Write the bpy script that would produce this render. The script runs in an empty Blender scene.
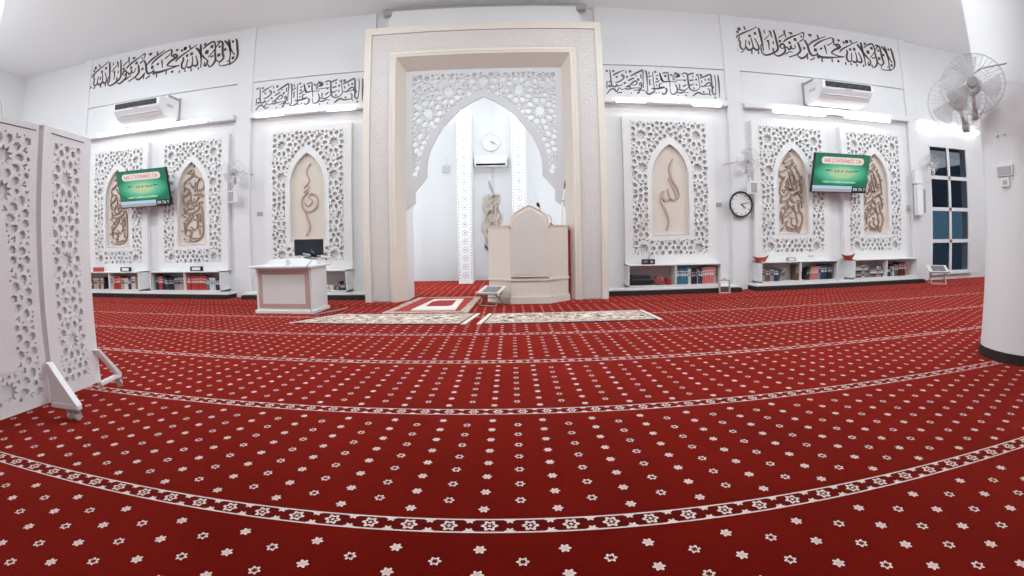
import bpy, bmesh, math, random
from mathutils import Vector, Matrix
# ---------------------------------------------------------------- camera, light, exposure
S = bpy.context.scene
COL = S.collection
cam = bpy.data.cameras.new('camera')
camo = bpy.data.objects.new('camera', cam)
COL.objects.link(camo)
S.camera = camo
H = 1.1
yaw, pitch, roll = 0.004227550, -0.029830071, 0.017716378
def rot_world():
    cy, sy, cp, sp, cr, sr = math.cos(yaw), math.sin(yaw), math.cos(pitch), math.sin(pitch), math.cos(roll), math.sin(roll)
    A = Matrix(((cy, -sy, 0), (sy, cy, 0), (0, 0, 1)))
    B = Matrix(((1, 0, 0), (0, cp, -sp), (0, sp, cp)))
    C = Matrix(((cr, 0, sr), (0, 1, 0), (-sr, 0, cr)))
    return A @ B @ C
_r = rot_world()
_m = Matrix((_r.col[0], _r.col[2], -_r.col[1])).transposed()   # camera x, y (up), z (back)
camo.matrix_world = Matrix.Translation((0, 0, H)) @ _m.to_4x4()
cam.type = 'PANO'
cam.panorama_type = 'FISHEYE_LENS_POLYNOMIAL'
cam.sensor_width = 36.0
cam.sensor_height = 20.25
cam.sensor_fit = 'HORIZONTAL'
cam.fisheye_fov = math.pi
cam.fisheye_polynomial_k0 = 0.0
cam.fisheye_polynomial_k1 = -6.46289360e-02
cam.fisheye_polynomial_k2 = 4.05737299e-05
cam.fisheye_polynomial_k3 = 3.16231844e-05
cam.fisheye_polynomial_k4 = -5.73659846e-07
cam.shift_x = 2.6625 / 1024
cam.shift_y = -34.273 / 576
cam.clip_end = 200

W = bpy.data.worlds.new('world')
S.world = W
W.use_nodes = True
W.node_tree.nodes['Background'].inputs[0].default_value = (0.012, 0.02, 0.04, 1)
W.node_tree.nodes['Background'].inputs[1].default_value = 1.0
S.view_settings.view_transform = 'Standard'
S.view_settings.look = 'None'
S.view_settings.gamma = 1.0
S.view_settings.use_curve_mapping = False
S.view_settings.exposure = -0.12
S.cycles.use_denoising = True
S.cycles.max_bounces = 8
S.cycles.diffuse_bounces = 5
S.cycles.sample_clamp_indirect = 6.0

def area(name, loc, size, power, rot=(0, 0, 0), col=(0.885, 0.965, 1.0)):
    l = bpy.data.lights.new(name, 'AREA')
    l.shape = 'RECTANGLE'
    l.size, l.size_y = size
    l.energy = power
    l.color = col
    o = bpy.data.objects.new(name, l)
    o.location = loc
    o.rotation_euler = rot
    COL.objects.link(o)
    return o
# ceiling lamps of the hall (rows of panels), above and behind the viewer
for lx in (-8.5, -3.2, 2.2, 7.5):
    area('ceiling_lamp', (lx, 4.9, 5.9), (2.4, 0.6), 120)
    area('ceiling_lamp', (lx, -2.5, 5.9), (2.4, 0.6), 30)
    pl = bpy.data.lights.new('fill_point', 'POINT'); pl.energy = 165; pl.shadow_soft_size = 0.25; pl.color = (0.885, 0.965, 1.0)  # unseen fill light added to lift the ceiling and upper walls
    po = bpy.data.objects.new('fill_point', pl); po.location = (lx*.9, 3.3, 4.7); COL.objects.link(po)
for lx in (-11.8, 10.9):  # unseen lights added at both ends to brighten the end bays
    area('ceiling_lamp', (lx, 4.6, 5.9), (1.2, 0.6), 80)
    pl = bpy.data.lights.new('fill_point', 'POINT'); pl.energy = 190; pl.shadow_soft_size = 0.25; pl.color = (0.885, 0.965, 1.0)
    po = bpy.data.objects.new('fill_point', pl); po.location = (lx*.95, 3.9, 4.5); COL.objects.link(po)
# lamps in the mihrab ceiling
area('mihrab_lamp', (-0.475, 9.35, 5.15), (2.6, 0.35), 30, rot=(math.radians(48), 0, 0))
area('mihrab_lamp', (-0.475, 10.4, 5.35), (3.0, 1.2), 52)
for s_ in (-1, 1):  # unseen upright fill lights added behind the jambs to brighten the niche
    area('jamb_fill', (-0.475+s_*1.98, 9.12, 2.0), (3.4, 0.12), 48, rot=(math.radians(90), math.radians(90), math.radians(s_*22)))

XC = -0.475     # axis of the mihrab
YW = 8.8        # face of the qibla wall in the bays
# traced letter strokes: (width, points in metres)
SHAHADA = [(0.037,[(-0.011,-0.047),(0.035,0.016),(0.15,0.086),(0.265,0.142),(0.43,0.219),(0.549,0.287)]),(0.061,[(0.089,0.215),(0.108,0.187)]),(0.046,[(0.048,0.129),(0.063,0.126)]),(0.027,[(0.226,0.266),(0.255,0.186)]),(0.037,[(0.087,0.006),(0.063,-0.07),(0.096,-0.119),(0.079,-0.202),(0.109,-0.273),(0.161,-0.29),(0.203,-0.25),(0.221,-0.16),(0.241,-0.054)]),(0.046,[(0.23,-0.218),(0.255,-0.275),(0.307,-0.288),(0.373,-0.257),(0.402,-0.202),(0.391,-0.1),(0.372,0.003)]),(0.046,[(0.401,-0.21),(0.45,-0.265),(0.512,-0.266),(0.549,-0.219),(0.522,-0.117),(0.466,0.004)]),(0.053,[(0.594,0.266),(0.618,0.147),(0.637,-0.016),(0.652,-0.149),(0.652,-0.283)]),(0.053,[(0.466,0.132),(0.505,0.128)]),(0.052,[(0.325,0.061),(0.363,0.054)]),(0.025,[(0.316,-0.077),(0.313,-0.166)]),(0.051,[(0.978,0.261),(1.003,0.142),(1.024,-0.007),(1.04,-0.156),(1.011,-0.234),(0.905,-0.304),(0.77,-0.361),(0.673,-0.37),(0.609,-0.309),(0.599,-0.199),(0.616,-0.123)]),(0.022,[(0.701,-0.01),(0.791,0.067),(0.882,0.144)]),(0.042,[(0.861,0.233),(0.894,0.176),(0.92,0.065)]),(0.023,[(0.733,0.235),(0.732,0.166),(0.763,0.162)]),(0.044,[(0.779,-0.025),(0.82,-0.021)]),(0.032,[(0.809,-0.044),(0.814,-0.134),(0.808,-0.246)]),(0.022,[(0.933,-0.017),(0.932,-0.092)]),(0.031,[(0.912,-0.184),(0.909,-0.274)]),(0.047,[(1.095,-0.151),(1.119,-0.088),(1.18,-0.059),(1.223,-0.107),(1.165,-0.174),(1.103,-0.15)]),(0.048,[(1.221,-0.123),(1.224,-0.228),(1.148,-0.31),(1.026,-0.366),(0.948,-0.344),(0.907,-0.289)]),(0.026,[(1.083,0.075),(1.174,0.138),(1.248,0.192)]),(0.042,[(1.269,0.286),(1.261,0.231),(1.286,0.112)]),(0.054,[(1.099,0.008),(1.131,0.004)]),(0.036,[(1.379,0.237),(1.47,0.232),(1.415,0.195)]),(0.055,[(1.353,-0.003),(1.386,-0.007)]),(0.041,[(1.221,-0.123),(1.286,-0.131),(1.33,-0.179),(1.375,-0.152),(1.394,-0.074),(1.41,-0.141),(1.467,-0.15),(1.506,-0.108),(1.506,-0.047)]),(0.042,[(1.203,-0.011),(1.278,0.05),(1.423,0.135),(1.609,0.213),(1.724,0.271)]),(0.029,[(1.213,-0.311),(1.322,-0.24),(1.414,-0.231)]),(0.062,[(1.518,0.095),(1.543,0.091)]),(0.027,[(-0.006,-0.282),(-0.005,-0.341)]),(0.021,[(0.084,-0.362),(0.156,-0.327)]),(0.024,[(0.361,-0.295),(0.351,-0.376)]),(0.025,[(0.524,-0.295),(0.524,-0.368)]),(0.036,[(1.724,0.271),(1.793,0.276),(1.765,0.141)]),(0.03,[(1.713,0.197),(1.707,0.158)]),(0.026,[(1.649,0.051),(1.761,0.118)]),(0.056,[(1.595,0.03),(1.623,-0.074),(1.644,-0.163),(1.582,-0.245),(1.456,-0.311),(1.316,-0.359)]),(0.059,[(1.785,0.105),(1.853,-0.018),(1.884,-0.167),(1.957,-0.258),(2.085,-0.222),(2.109,-0.173)]),(0.05,[(1.842,-0.218),(1.742,-0.319),(1.634,-0.36),(1.572,-0.322),(1.542,-0.295)]),(0.043,[(1.888,-0.014),(2.007,0.085),(2.178,0.167),(2.399,0.265)]),(0.043,[(2.024,-0.037),(2.125,0.052),(2.32,0.161),(2.589,0.265)]),(0.049,[(2.605,0.252),(2.624,0.199),(2.622,0.073)]),(0.027,[(2.427,0.041),(2.526,0.1),(2.619,0.167)]),(0.052,[(2.641,0.075),(2.729,0.11),(2.804,0.056),(2.75,0.01),(2.633,-0.035),(2.529,-0.117),(2.56,-0.153),(2.719,-0.188),(2.886,-0.189)]),(0.034,[(2.676,0.064),(2.754,0.034)]),(0.056,[(2.085,-0.222),(2.219,-0.268),(2.399,-0.26),(2.621,-0.231),(2.886,-0.189)]),(0.05,[(2.107,-0.25),(2.143,-0.307)]),(0.044,[(1.909,0.244),(1.998,0.254),(1.946,0.201)]),(0.067,[(2.05,-0.1),(2.076,-0.103)]),(0.044,[(2.196,-0.063),(2.252,-0.049),(2.219,-0.087)]),(0.049,[(1.735,-0.1),(1.764,-0.097)]),(0.03,[(2.168,0.275),(2.191,0.192)]),(0.046,[(2.748,0.222),(2.802,0.213),(2.769,0.186)]),(0.038,[(2.336,0.038),(2.358,-0.052),(2.376,-0.174)]),(0.023,[(1.82,-0.25),(1.812,-0.372)]),(0.026,[(1.889,-0.379),(2.019,-0.312)]),(0.027,[(2.217,-0.283),(2.219,-0.39)]),(0.027,[(2.513,-0.281),(2.511,-0.358)]),(0.049,[(2.682,-0.308),(2.7,-0.314)]),(0.039,[(2.912,0.204),(2.941,0.152)]),(0.06,[(2.999,0.218),(3.023,0.215)]),(0.029,[(3.132,0.272),(3.175,0.19)]),(0.041,[(2.769,-0.081),(2.856,0.0),(3.062,0.112),(3.355,0.254)]),(0.062,[(3.332,0.179),(3.425,0.095),(3.519,-0.036),(3.622,-0.127),(3.709,-0.203)]),(0.048,[(3.709,-0.203),(3.652,-0.305),(3.607,-0.279),(3.628,-0.213)]),(0.054,[(3.462,0.252),(3.473,0.149),(3.488,0.008),(3.515,-0.179),(3.519,-0.337)]),(0.05,[(2.987,0.0),(2.995,-0.07),(2.96,-0.168),(2.974,-0.26),(3.035,-0.291),(3.087,-0.262),(3.127,-0.069)]),(0.05,[(3.126,-0.257),(3.187,-0.289),(3.259,-0.257),(3.268,-0.146),(3.25,-0.022)]),(0.05,[(3.29,-0.246),(3.372,-0.275),(3.42,-0.223),(3.389,-0.116),(3.347,-0.018)]),(0.04,[(3.538,0.126),(3.661,0.206),(3.811,0.262),(3.86,0.201),(3.88,0.09),(3.814,0.001),(3.705,-0.108)]),(0.052,[(3.877,0.074),(3.892,-0.069),(3.911,-0.194),(3.864,-0.295),(3.763,-0.355),(3.716,-0.282)]),(0.029,[(3.763,-0.117),(3.848,-0.09)]),(0.051,[(3.57,0.251),(3.604,0.223)]),(0.077,[(3.641,0.038),(3.666,0.034)]),(0.063,[(3.77,0.152),(3.794,0.148)]),(0.063,[(3.979,-0.087),(4.007,-0.089)]),(0.057,[(3.991,0.251),(4.062,0.196),(4.08,0.068),(4.095,-0.075),(4.128,-0.183),(4.041,-0.266),(3.983,-0.249),(3.929,-0.208)]),(0.034,[(3.907,0.24),(3.988,0.234),(3.931,0.146),(3.877,0.074)]),(0.057,[(4.121,0.236),(4.234,0.122),(4.314,-0.014),(4.416,-0.147)]),(0.054,[(4.227,0.251),(4.259,0.141),(4.28,0.03),(4.303,-0.129),(4.285,-0.292)]),(0.058,[(4.424,0.237),(4.457,0.135),(4.476,0.007),(4.5,-0.152),(4.443,-0.289),(4.292,-0.371)]),(0.03,[(4.224,-0.283),(4.307,-0.289),(4.274,-0.357),(4.045,-0.369),(4.037,-0.29)]),(0.042,[(4.334,0.209),(4.355,0.154)]),(0.049,[(4.137,0.019),(4.171,0.024)]),(0.057,[(4.365,-0.218),(4.4,-0.213)]),(0.045,[(3.987,0.121),(4.004,0.104)]),(0.053,[(3.086,0.028),(3.109,0.03)]),(0.061,[(3.212,0.052),(3.24,0.055)]),(0.061,[(3.016,0.228),(3.036,0.223)]),(0.029,[(3.136,0.265),(3.164,0.205)]),(0.025,[(2.909,-0.314),(2.908,-0.383)]),(0.032,[(3.067,-0.327),(3.079,-0.372)]),(0.025,[(3.249,-0.321),(3.248,-0.391)]),(0.032,[(3.453,-0.321),(3.454,-0.376)])]
SALAWAT = [(0.035,[(0.099,0.293),(0.111,0.13),(0.122,-0.045),(0.147,-0.065),(0.212,-0.063),(0.234,-0.016),(0.239,-0.056),(0.298,-0.048),(0.338,-0.033),(0.34,0.0)]),(0.034,[(0.016,-0.227),(0.091,-0.139),(0.17,-0.118),(0.22,-0.177),(0.276,-0.095),(0.327,-0.128),(0.407,-0.112)]),(0.035,[(0.159,0.172),(0.267,0.236),(0.409,0.294)]),(0.032,[(0.203,0.017),(0.297,0.046),(0.379,0.109),(0.388,0.164),(0.344,0.197),(0.342,0.156),(0.381,0.15)]),(0.038,[(0.534,0.168),(0.624,0.219),(0.748,0.284),(0.802,0.293),(0.797,0.108),(0.792,-0.088)]),(0.028,[(0.475,0.065),(0.605,0.129)]),(0.038,[(0.849,0.295),(0.874,0.261),(0.883,0.084),(0.882,-0.16)]),(0.032,[(0.422,-0.078),(0.517,-0.022),(0.587,0.041),(0.641,0.063),(0.665,0.023),(0.623,-0.026),(0.544,-0.021),(0.532,0.019)]),(0.034,[(0.394,-0.106),(0.472,-0.118),(0.566,-0.095),(0.726,-0.084)]),(0.027,[(0.435,-0.065),(0.528,-0.069)]),(0.03,[(0.711,0.01),(0.746,0.025),(0.763,-0.029),(0.716,-0.03),(0.711,0.01)]),(0.029,[(0.763,-0.029),(0.739,-0.097),(0.643,-0.14),(0.577,-0.135)]),(0.032,[(0.654,-0.18),(0.679,-0.206),(0.724,-0.124),(0.789,-0.149),(0.831,-0.121)]),(0.037,[(0.843,-0.148),(0.866,-0.201),(0.919,-0.212),(1.002,-0.169),(1.033,-0.114),(1.016,0.048),(1.017,0.281)]),(0.035,[(0.967,-0.09),(1.047,-0.094),(1.143,-0.083),(1.225,-0.067),(1.242,-0.025)]),(0.03,[(1.133,-0.029),(1.156,0.019),(1.204,0.028)]),(0.03,[(1.132,-0.036),(1.17,-0.076)]),(0.038,[(1.165,0.252),(1.198,0.137),(1.235,0.077),(1.316,0.066)]),(0.03,[(1.056,0.049),(1.112,0.065),(1.183,0.123)]),(0.04,[(0.027,0.275),(0.042,0.27)]),(0.038,[(0.164,0.274),(0.179,0.269)]),(0.038,[(0.23,0.149),(0.245,0.144)]),(0.046,[(0.521,0.277),(0.536,0.272)]),(0.038,[(0.447,0.155),(0.463,0.15)]),(0.041,[(0.394,0.022),(0.409,0.017)]),(0.043,[(0.684,0.105),(0.699,0.1)]),(0.029,[(0.074,0.042),(0.089,0.036)]),(0.045,[(0.069,-0.053),(0.085,-0.058)]),(0.025,[(0.642,0.185),(0.657,0.18)]),(0.038,[(1.065,0.285),(1.081,0.28)]),(0.038,[(1.089,0.132),(1.105,0.128)]),(0.027,[(1.073,-0.011),(1.089,-0.016)]),(0.039,[(1.277,0.202),(1.294,0.197)]),(0.024,[(0.521,-0.197),(0.536,-0.202)]),(0.022,[(1.117,-0.165),(1.133,-0.17)]),(0.019,[(0.028,0.047),(0.021,-0.114)]),(0.022,[(0.441,0.281),(0.438,0.227)]),(0.022,[(0.936,0.277),(0.932,0.215)]),(0.024,[(0.939,0.113),(0.937,-0.023)]),(0.022,[(0.75,0.216),(0.758,0.121)]),(0.022,[(0.901,0.153),(0.984,0.19)]),(0.027,[(1.19,-0.203),(1.244,-0.208),(1.288,-0.146),(1.279,-0.078)]),(0.021,[(0.337,-0.188),(0.232,-0.203)]),(0.018,[(1.056,-0.168),(1.068,-0.201)]),(0.019,[(1.079,0.187),(1.135,0.21)]),(0.035,[(1.167,0.263),(1.193,0.148),(1.229,0.067),(1.325,0.078),(1.531,0.073)]),(0.033,[(1.353,0.278),(1.356,0.127),(1.373,0.073),(1.378,-0.05)]),(0.024,[(1.228,0.252),(1.339,0.28)]),(0.033,[(1.435,0.179),(1.517,0.258),(1.572,0.254),(1.604,0.214),(1.567,0.185),(1.511,0.182),(1.446,0.131),(1.548,0.115),(1.744,0.131)]),(0.055,[(1.549,0.221),(1.565,0.216)]),(0.036,[(1.649,0.251),(1.728,0.283),(1.781,0.244),(1.786,0.119),(1.799,0.024),(1.815,-0.058),(1.882,-0.103),(1.967,-0.092),(2.043,-0.026),(2.038,0.091),(2.018,0.284)]),(0.028,[(1.781,0.244),(1.926,0.293)]),(0.028,[(1.821,0.121),(1.914,0.136)]),(0.031,[(1.764,0.022),(1.862,0.02),(1.936,0.058)]),(0.04,[(2.059,0.182),(2.162,0.223),(2.311,0.28),(2.322,0.148),(2.331,-0.004),(2.328,-0.129),(2.383,-0.167),(2.403,-0.097),(2.42,0.112),(2.406,0.279)]),(0.034,[(2.067,0.009),(2.145,0.007),(2.207,0.065),(2.267,0.096),(2.3,0.057),(2.246,0.019),(2.16,0.012)]),(0.04,[(2.486,0.277),(2.493,0.116),(2.491,-0.092),(2.488,-0.217)]),(0.04,[(1.873,-0.219),(1.948,-0.161),(2.02,-0.137),(2.089,-0.168),(2.247,-0.16),(2.287,-0.2)]),(0.031,[(2.261,-0.16),(2.261,-0.063),(2.214,-0.031)]),(0.028,[(1.663,-0.024),(1.736,0.021)]),(0.032,[(1.548,-0.084),(1.616,-0.101),(1.685,-0.105),(1.758,-0.061),(1.788,-0.032)]),(0.025,[(1.591,0.028),(1.591,-0.068)]),(0.031,[(1.493,0.023),(1.535,-0.071),(1.501,-0.167),(1.416,-0.198),(1.379,-0.145),(1.376,-0.077)]),(0.033,[(1.53,-0.153),(1.612,-0.163),(1.683,-0.139),(1.78,-0.149)]),(0.03,[(1.288,-0.067),(1.304,-0.134),(1.238,-0.204),(1.186,-0.166)]),(0.027,[(1.138,-0.073),(1.221,-0.056),(1.287,-0.081)]),(0.033,[(1.505,0.278),(1.521,0.274)]),(0.036,[(1.279,0.206),(1.295,0.201)]),(0.036,[(1.405,0.232),(1.421,0.228)]),(0.036,[(1.702,0.122),(1.718,0.117)]),(0.037,[(1.965,0.156),(1.981,0.152)]),(0.048,[(2.08,0.26),(2.096,0.255)]),(0.037,[(2.252,0.172),(2.269,0.167)]),(0.042,[(2.339,0.003),(2.356,-0.001)]),(0.034,[(2.114,-0.112),(2.131,-0.117)]),(0.028,[(1.987,0.255),(2.003,0.25)]),(0.028,[(1.532,-0.213),(1.549,-0.218)]),(0.028,[(1.713,-0.206),(1.73,-0.211)]),(0.034,[(2.379,-0.222),(2.396,-0.227)]),(0.028,[(2.291,0.035),(2.308,0.031)]),(0.022,[(1.696,0.225),(1.696,0.191)]),(0.022,[(1.9,0.236),(1.9,0.194)]),(0.023,[(2.098,0.136),(2.097,0.08)]),(0.022,[(2.181,0.182),(2.183,0.126)]),(0.026,[(1.905,-0.026),(1.908,-0.074)]),(0.022,[(1.971,0.053),(1.972,0.011)])]
ALLAH = [(0.05,[(0.084,1.573),(0.017,1.426),(0.005,1.295),(0.051,1.133),(0.148,0.972),(0.188,0.843),(0.165,0.746)]),(0.05,[(-0.016,1.182),(0.031,1.052),(0.111,0.891),(0.142,0.778),(0.055,0.713),(-0.011,0.778),(-0.042,0.874),(-0.047,0.955)]),(0.05,[(-0.011,0.778),(-0.081,0.697),(-0.148,0.745),(-0.162,0.842),(-0.126,0.906)]),(0.049,[(-0.16,0.89),(-0.203,0.81),(-0.184,0.649),(-0.103,0.488),(-0.049,0.328),(-0.051,0.199),(-0.094,0.087)])]
MUHAMMAD = [(0.037,[(0.063,1.644),(-0.012,1.543),(-0.022,1.403),(0.028,1.261),(-0.098,1.127)]),(0.036,[(0.016,1.174),(-0.003,1.053),(-0.118,0.919),(-0.138,0.78),(-0.082,0.656),(0.07,0.627),(0.203,0.732),(0.223,0.87),(0.148,0.994),(0.054,0.998),(0.016,0.913),(0.072,0.876),(0.091,0.806),(-0.005,0.74),(-0.061,0.812)]),(0.029,[(-0.098,1.04),(-0.003,1.088)]),(0.047,[(-0.082,0.656),(-0.008,0.463),(0.039,0.323),(0.006,0.203),(-0.061,0.118)])]
DENSE_RIGHT = [(0.04,[(-0.028,1.767),(-0.121,1.653),(-0.192,1.542),(-0.084,1.563),(0.007,1.64)]),(0.04,[(-0.308,1.339),(-0.136,1.398),(0.088,1.551)]),(0.04,[(0.084,1.478),(0.185,1.334),(0.219,1.153),(0.23,0.897)]),(0.039,[(-0.306,1.393),(-0.332,1.284),(-0.23,1.214),(-0.279,1.068),(-0.329,0.888),(-0.204,0.818),(-0.072,0.928)]),(0.04,[(-0.177,1.252),(-0.233,1.16)]),(0.04,[(-0.073,1.363),(-0.02,1.147),(0.017,1.002),(-0.07,0.982),(-0.102,1.217)]),(0.04,[(-0.007,1.402),(0.108,1.113),(0.125,1.004)]),(0.04,[(-0.155,0.999),(0.015,0.966),(0.147,1.005)]),(0.039,[(-0.315,0.673),(-0.122,0.747),(0.099,0.895),(0.226,0.788),(0.241,0.57)]),(0.04,[(-0.078,0.783),(0.048,0.677),(0.136,0.714)]),(0.039,[(-0.293,0.691),(-0.268,0.817)]),(0.039,[(-0.276,0.547),(-0.203,0.609)]),(0.039,[(-0.263,0.207),(-0.237,0.422),(-0.085,0.567),(0.046,0.604),(-0.045,0.459),(-0.218,0.35)]),(0.039,[(-0.18,0.099),(0.034,0.062),(0.21,0.17),(0.257,0.352),(0.194,0.479),(0.084,0.424),(0.124,0.243),(0.036,0.171),(-0.049,0.243),(-0.004,0.351)]),(0.039,[(-0.316,0.071),(-0.243,0.135)]),(0.039,[(0.085,0.46),(0.001,0.568)]),(0.039,[(-0.134,0.279),(-0.179,0.171),(0.078,0.08)]),(0.04,[(-0.153,1.47),(-0.045,1.492),(0.024,1.567)]),(0.04,[(0.054,0.858),(0.188,0.933)]),(0.04,[(-0.223,0.889),(-0.111,1.036)]),(0.038,[(-0.299,0.493),(-0.312,0.314)]),(0.04,[(0.187,0.098),(0.121,0.044)]),(0.04,[(0.052,1.294),(0.063,1.076)]),(0.04,[(-0.148,1.162),(-0.131,1.054)]),(0.04,[(0.156,0.678),(0.173,0.515)])]
DENSE_LEFT = [(0.042,[(-0.154,1.607),(-0.019,1.707),(0.029,1.594),(-0.106,1.494),(-0.242,1.393),(-0.217,1.245)]),(0.04,[(0.211,1.491),(0.323,1.393),(0.303,1.25),(0.124,1.225),(0.145,1.405),(0.211,1.491)]),(0.04,[(-0.063,1.637),(0.075,1.555),(0.165,1.512)]),(0.041,[(-0.264,1.321),(-0.102,1.238),(-0.147,1.131),(-0.262,1.065),(-0.239,0.918),(-0.124,0.894),(-0.101,1.02)]),(0.041,[(-0.056,1.199),(-0.01,0.87),(0.125,0.899),(0.259,0.821),(0.279,0.569),(0.297,0.353),(0.248,0.176),(0.066,0.073),(-0.207,0.08)]),(0.041,[(-0.194,0.733),(-0.011,0.707),(0.17,0.789),(0.192,0.86)]),(0.041,[(-0.217,0.698),(-0.239,0.845)]),(0.04,[(0.124,0.683),(0.143,0.431),(0.097,0.36)]),(0.04,[(0.034,0.651),(-0.105,0.512),(-0.198,0.407),(-0.203,0.225),(-0.021,0.184)]),(0.041,[(-0.243,0.517),(-0.201,0.298)]),(0.04,[(-0.058,0.582),(-0.102,0.693)]),(0.04,[(-0.018,0.292),(-0.067,0.149),(0.114,0.144)]),(0.04,[(-0.061,0.402),(0.073,0.325)]),(0.041,[(-0.245,0.372),(-0.108,0.331)]),(0.04,[(0.035,1.121),(0.259,1.145)]),(0.041,[(0.035,1.049),(0.081,0.938),(0.17,1.078)]),(0.041,[(0.077,1.409),(0.08,1.191)]),(0.041,[(-0.082,1.419),(-0.012,1.305)]),(0.041,[(0.186,0.357),(0.205,0.213)]),(0.041,[(-0.147,0.84),(0.035,0.813)]),(0.04,[(0.192,0.716),(0.211,0.5)]),(0.04,[(0.016,1.741),(0.032,1.813)])]
# ---------------------------------------------------------------- materials
MATS = {}
def mat(name, col, rough=0.6, metal=0.0, emit=None, estr=0.0, bump=0.0, bscale=40.0, spec=None, var=0.0, alpha=None):
    if name in MATS: return MATS[name]
    m = bpy.data.materials.new(name)
    m.use_nodes = True
    nt = m.node_tree
    b = nt.nodes['Principled BSDF']
    b.inputs['Base Color'].default_value = (*col, 1)
    b.inputs['Roughness'].default_value = rough
    b.inputs['Metallic'].default_value = metal
    if spec is not None: b.inputs['Specular IOR Level'].default_value = spec
    if emit:
        b.inputs['Emission Color'].default_value = (*emit, 1)
        b.inputs['Emission Strength'].default_value = estr
    if alpha is not None: b.inputs['Alpha'].default_value = alpha
    if bump or var:
        tc = nt.nodes.new('ShaderNodeTexCoord')
        n = nt.nodes.new('ShaderNodeTexNoise')
        n.inputs['Scale'].default_value = bscale
        n.inputs['Detail'].default_value = 3
        nt.links.new(tc.outputs['Object'], n.inputs['Vector'])
        if bump:
            bp = nt.nodes.new('ShaderNodeBump')
            bp.inputs['Strength'].default_value = bump
            bp.inputs['Distance'].default_value = 0.01
            nt.links.new(n.outputs['Fac'], bp.inputs['Height'])
            nt.links.new(bp.outputs['Normal'], b.inputs['Normal'])
        if var:
            mr = nt.nodes.new('ShaderNodeMapRange')
            mr.inputs[3].default_value = 1 - var
            mr.inputs[4].default_value = 1 + var
            nt.links.new(n.outputs['Fac'], mr.inputs[0])
            vm = nt.nodes.new('ShaderNodeVectorMath')
            vm.operation = 'SCALE'
            vm.inputs[0].default_value = col
            nt.links.new(mr.outputs[0], vm.inputs['Scale'])
            nt.links.new(vm.outputs[0], b.inputs['Base Color'])
    MATS[name] = m
    return m
WHITE = mat('white_paint', (0.755, 0.755, 0.765), 0.7, bump=0.05, bscale=60, var=0.01)
CEIL = mat('ceiling_paint', (0.89, 0.90, 0.90), 0.9, var=0.01, bscale=3)
PANELW = mat('panel_white', (0.79, 0.785, 0.785), 0.5, var=0.008)
CREAM = mat('cream_paint', (0.72, 0.655, 0.585), 0.55, var=0.012, bscale=8)
CREAM2 = mat('niche_cream', (0.70, 0.63, 0.555), 0.6, var=0.012, bscale=8)
STONE = mat('patterned_stone', (0.70, 0.665, 0.64), 0.6, var=0.012, bscale=8)
BACKING = mat('panel_backing', (0.68, 0.64, 0.60), 0.7, var=0.02, bscale=8)
SCREENW = mat('screen_paint', (0.84, 0.83, 0.84), 0.5, var=0.01, bscale=8)
SCREENB = mat('screen_backing', (0.80, 0.79, 0.80), 0.6, var=0.01, bscale=8)
LETTER = mat('brown_letters', (0.075, 0.035, 0.03), 0.5, var=0.1, bscale=20)
LETTERG = mat('grey_letters', (0.10, 0.09, 0.095), 0.4, var=0.1, bscale=20)
GOLDB = mat('bronze_letters', (0.36, 0.25, 0.20), 0.45, var=0.08, bscale=20)
GOLDP = mat('rose_gold_letters', (0.52, 0.38, 0.32), 0.45, var=0.05, bscale=20)
GOLDL = mat('pale_gold', (0.68, 0.58, 0.47), 0.4, var=0.08, bscale=30)
BLACK = mat('black_plastic', (0.012, 0.014, 0.018), 0.4, var=0.1)
DARK = mat('dark_grille', (0.006, 0.006, 0.007), 0.8, var=0.1, spec=0.1)
GREYM = mat('grey_metal', (0.38, 0.37, 0.38), 0.4, 0.4, var=0.05)
GREYP = mat('grey_plastic', (0.42, 0.41, 0.42), 0.5, var=0.05)
ACW = mat('appliance_white', (0.82, 0.82, 0.83), 0.35, var=0.008)
TUBE = mat('lamp_tube', (1, 1, 1), 0.5, emit=(1, 1, 1), estr=4.2)
SKIRT = mat('dark_skirting', (0.022, 0.009, 0.008), 0.8, var=0.1)
FRINGE = mat('mat_fringe', (0.72, 0.66, 0.58), 0.9, bump=0.4, bscale=200, var=0.05)
REDC = mat('red_cloth', (0.36, 0.025, 0.025), 0.9, bump=0.3, bscale=80, var=0.1)
PINKM = mat('mosaic_rose', (0.50, 0.33, 0.29), 0.5, var=0.12, bscale=60)
WOOD = mat('pale_wood', (0.52, 0.42, 0.36), 0.55, var=0.1, bscale=30)
WOODW = mat('white_wood', (0.66, 0.62, 0.60), 0.55, var=0.06, bscale=30)
FRAMEW = mat('window_frame_white', (0.78, 0.76, 0.76), 0.4, var=0.01)
CLOCKF = mat('clock_face', (0.74, 0.73, 0.73), 0.4, var=0.01)
RING = mat('fan_guard', (0.50, 0.49, 0.50), 0.35, 0.2, var=0.02)
BLADE = mat('fan_blade', (0.74, 0.72, 0.73), 0.4, var=0.02)
BLADET = mat('clear_blade', (0.66, 0.64, 0.65), 0.3, alpha=0.45)

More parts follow.
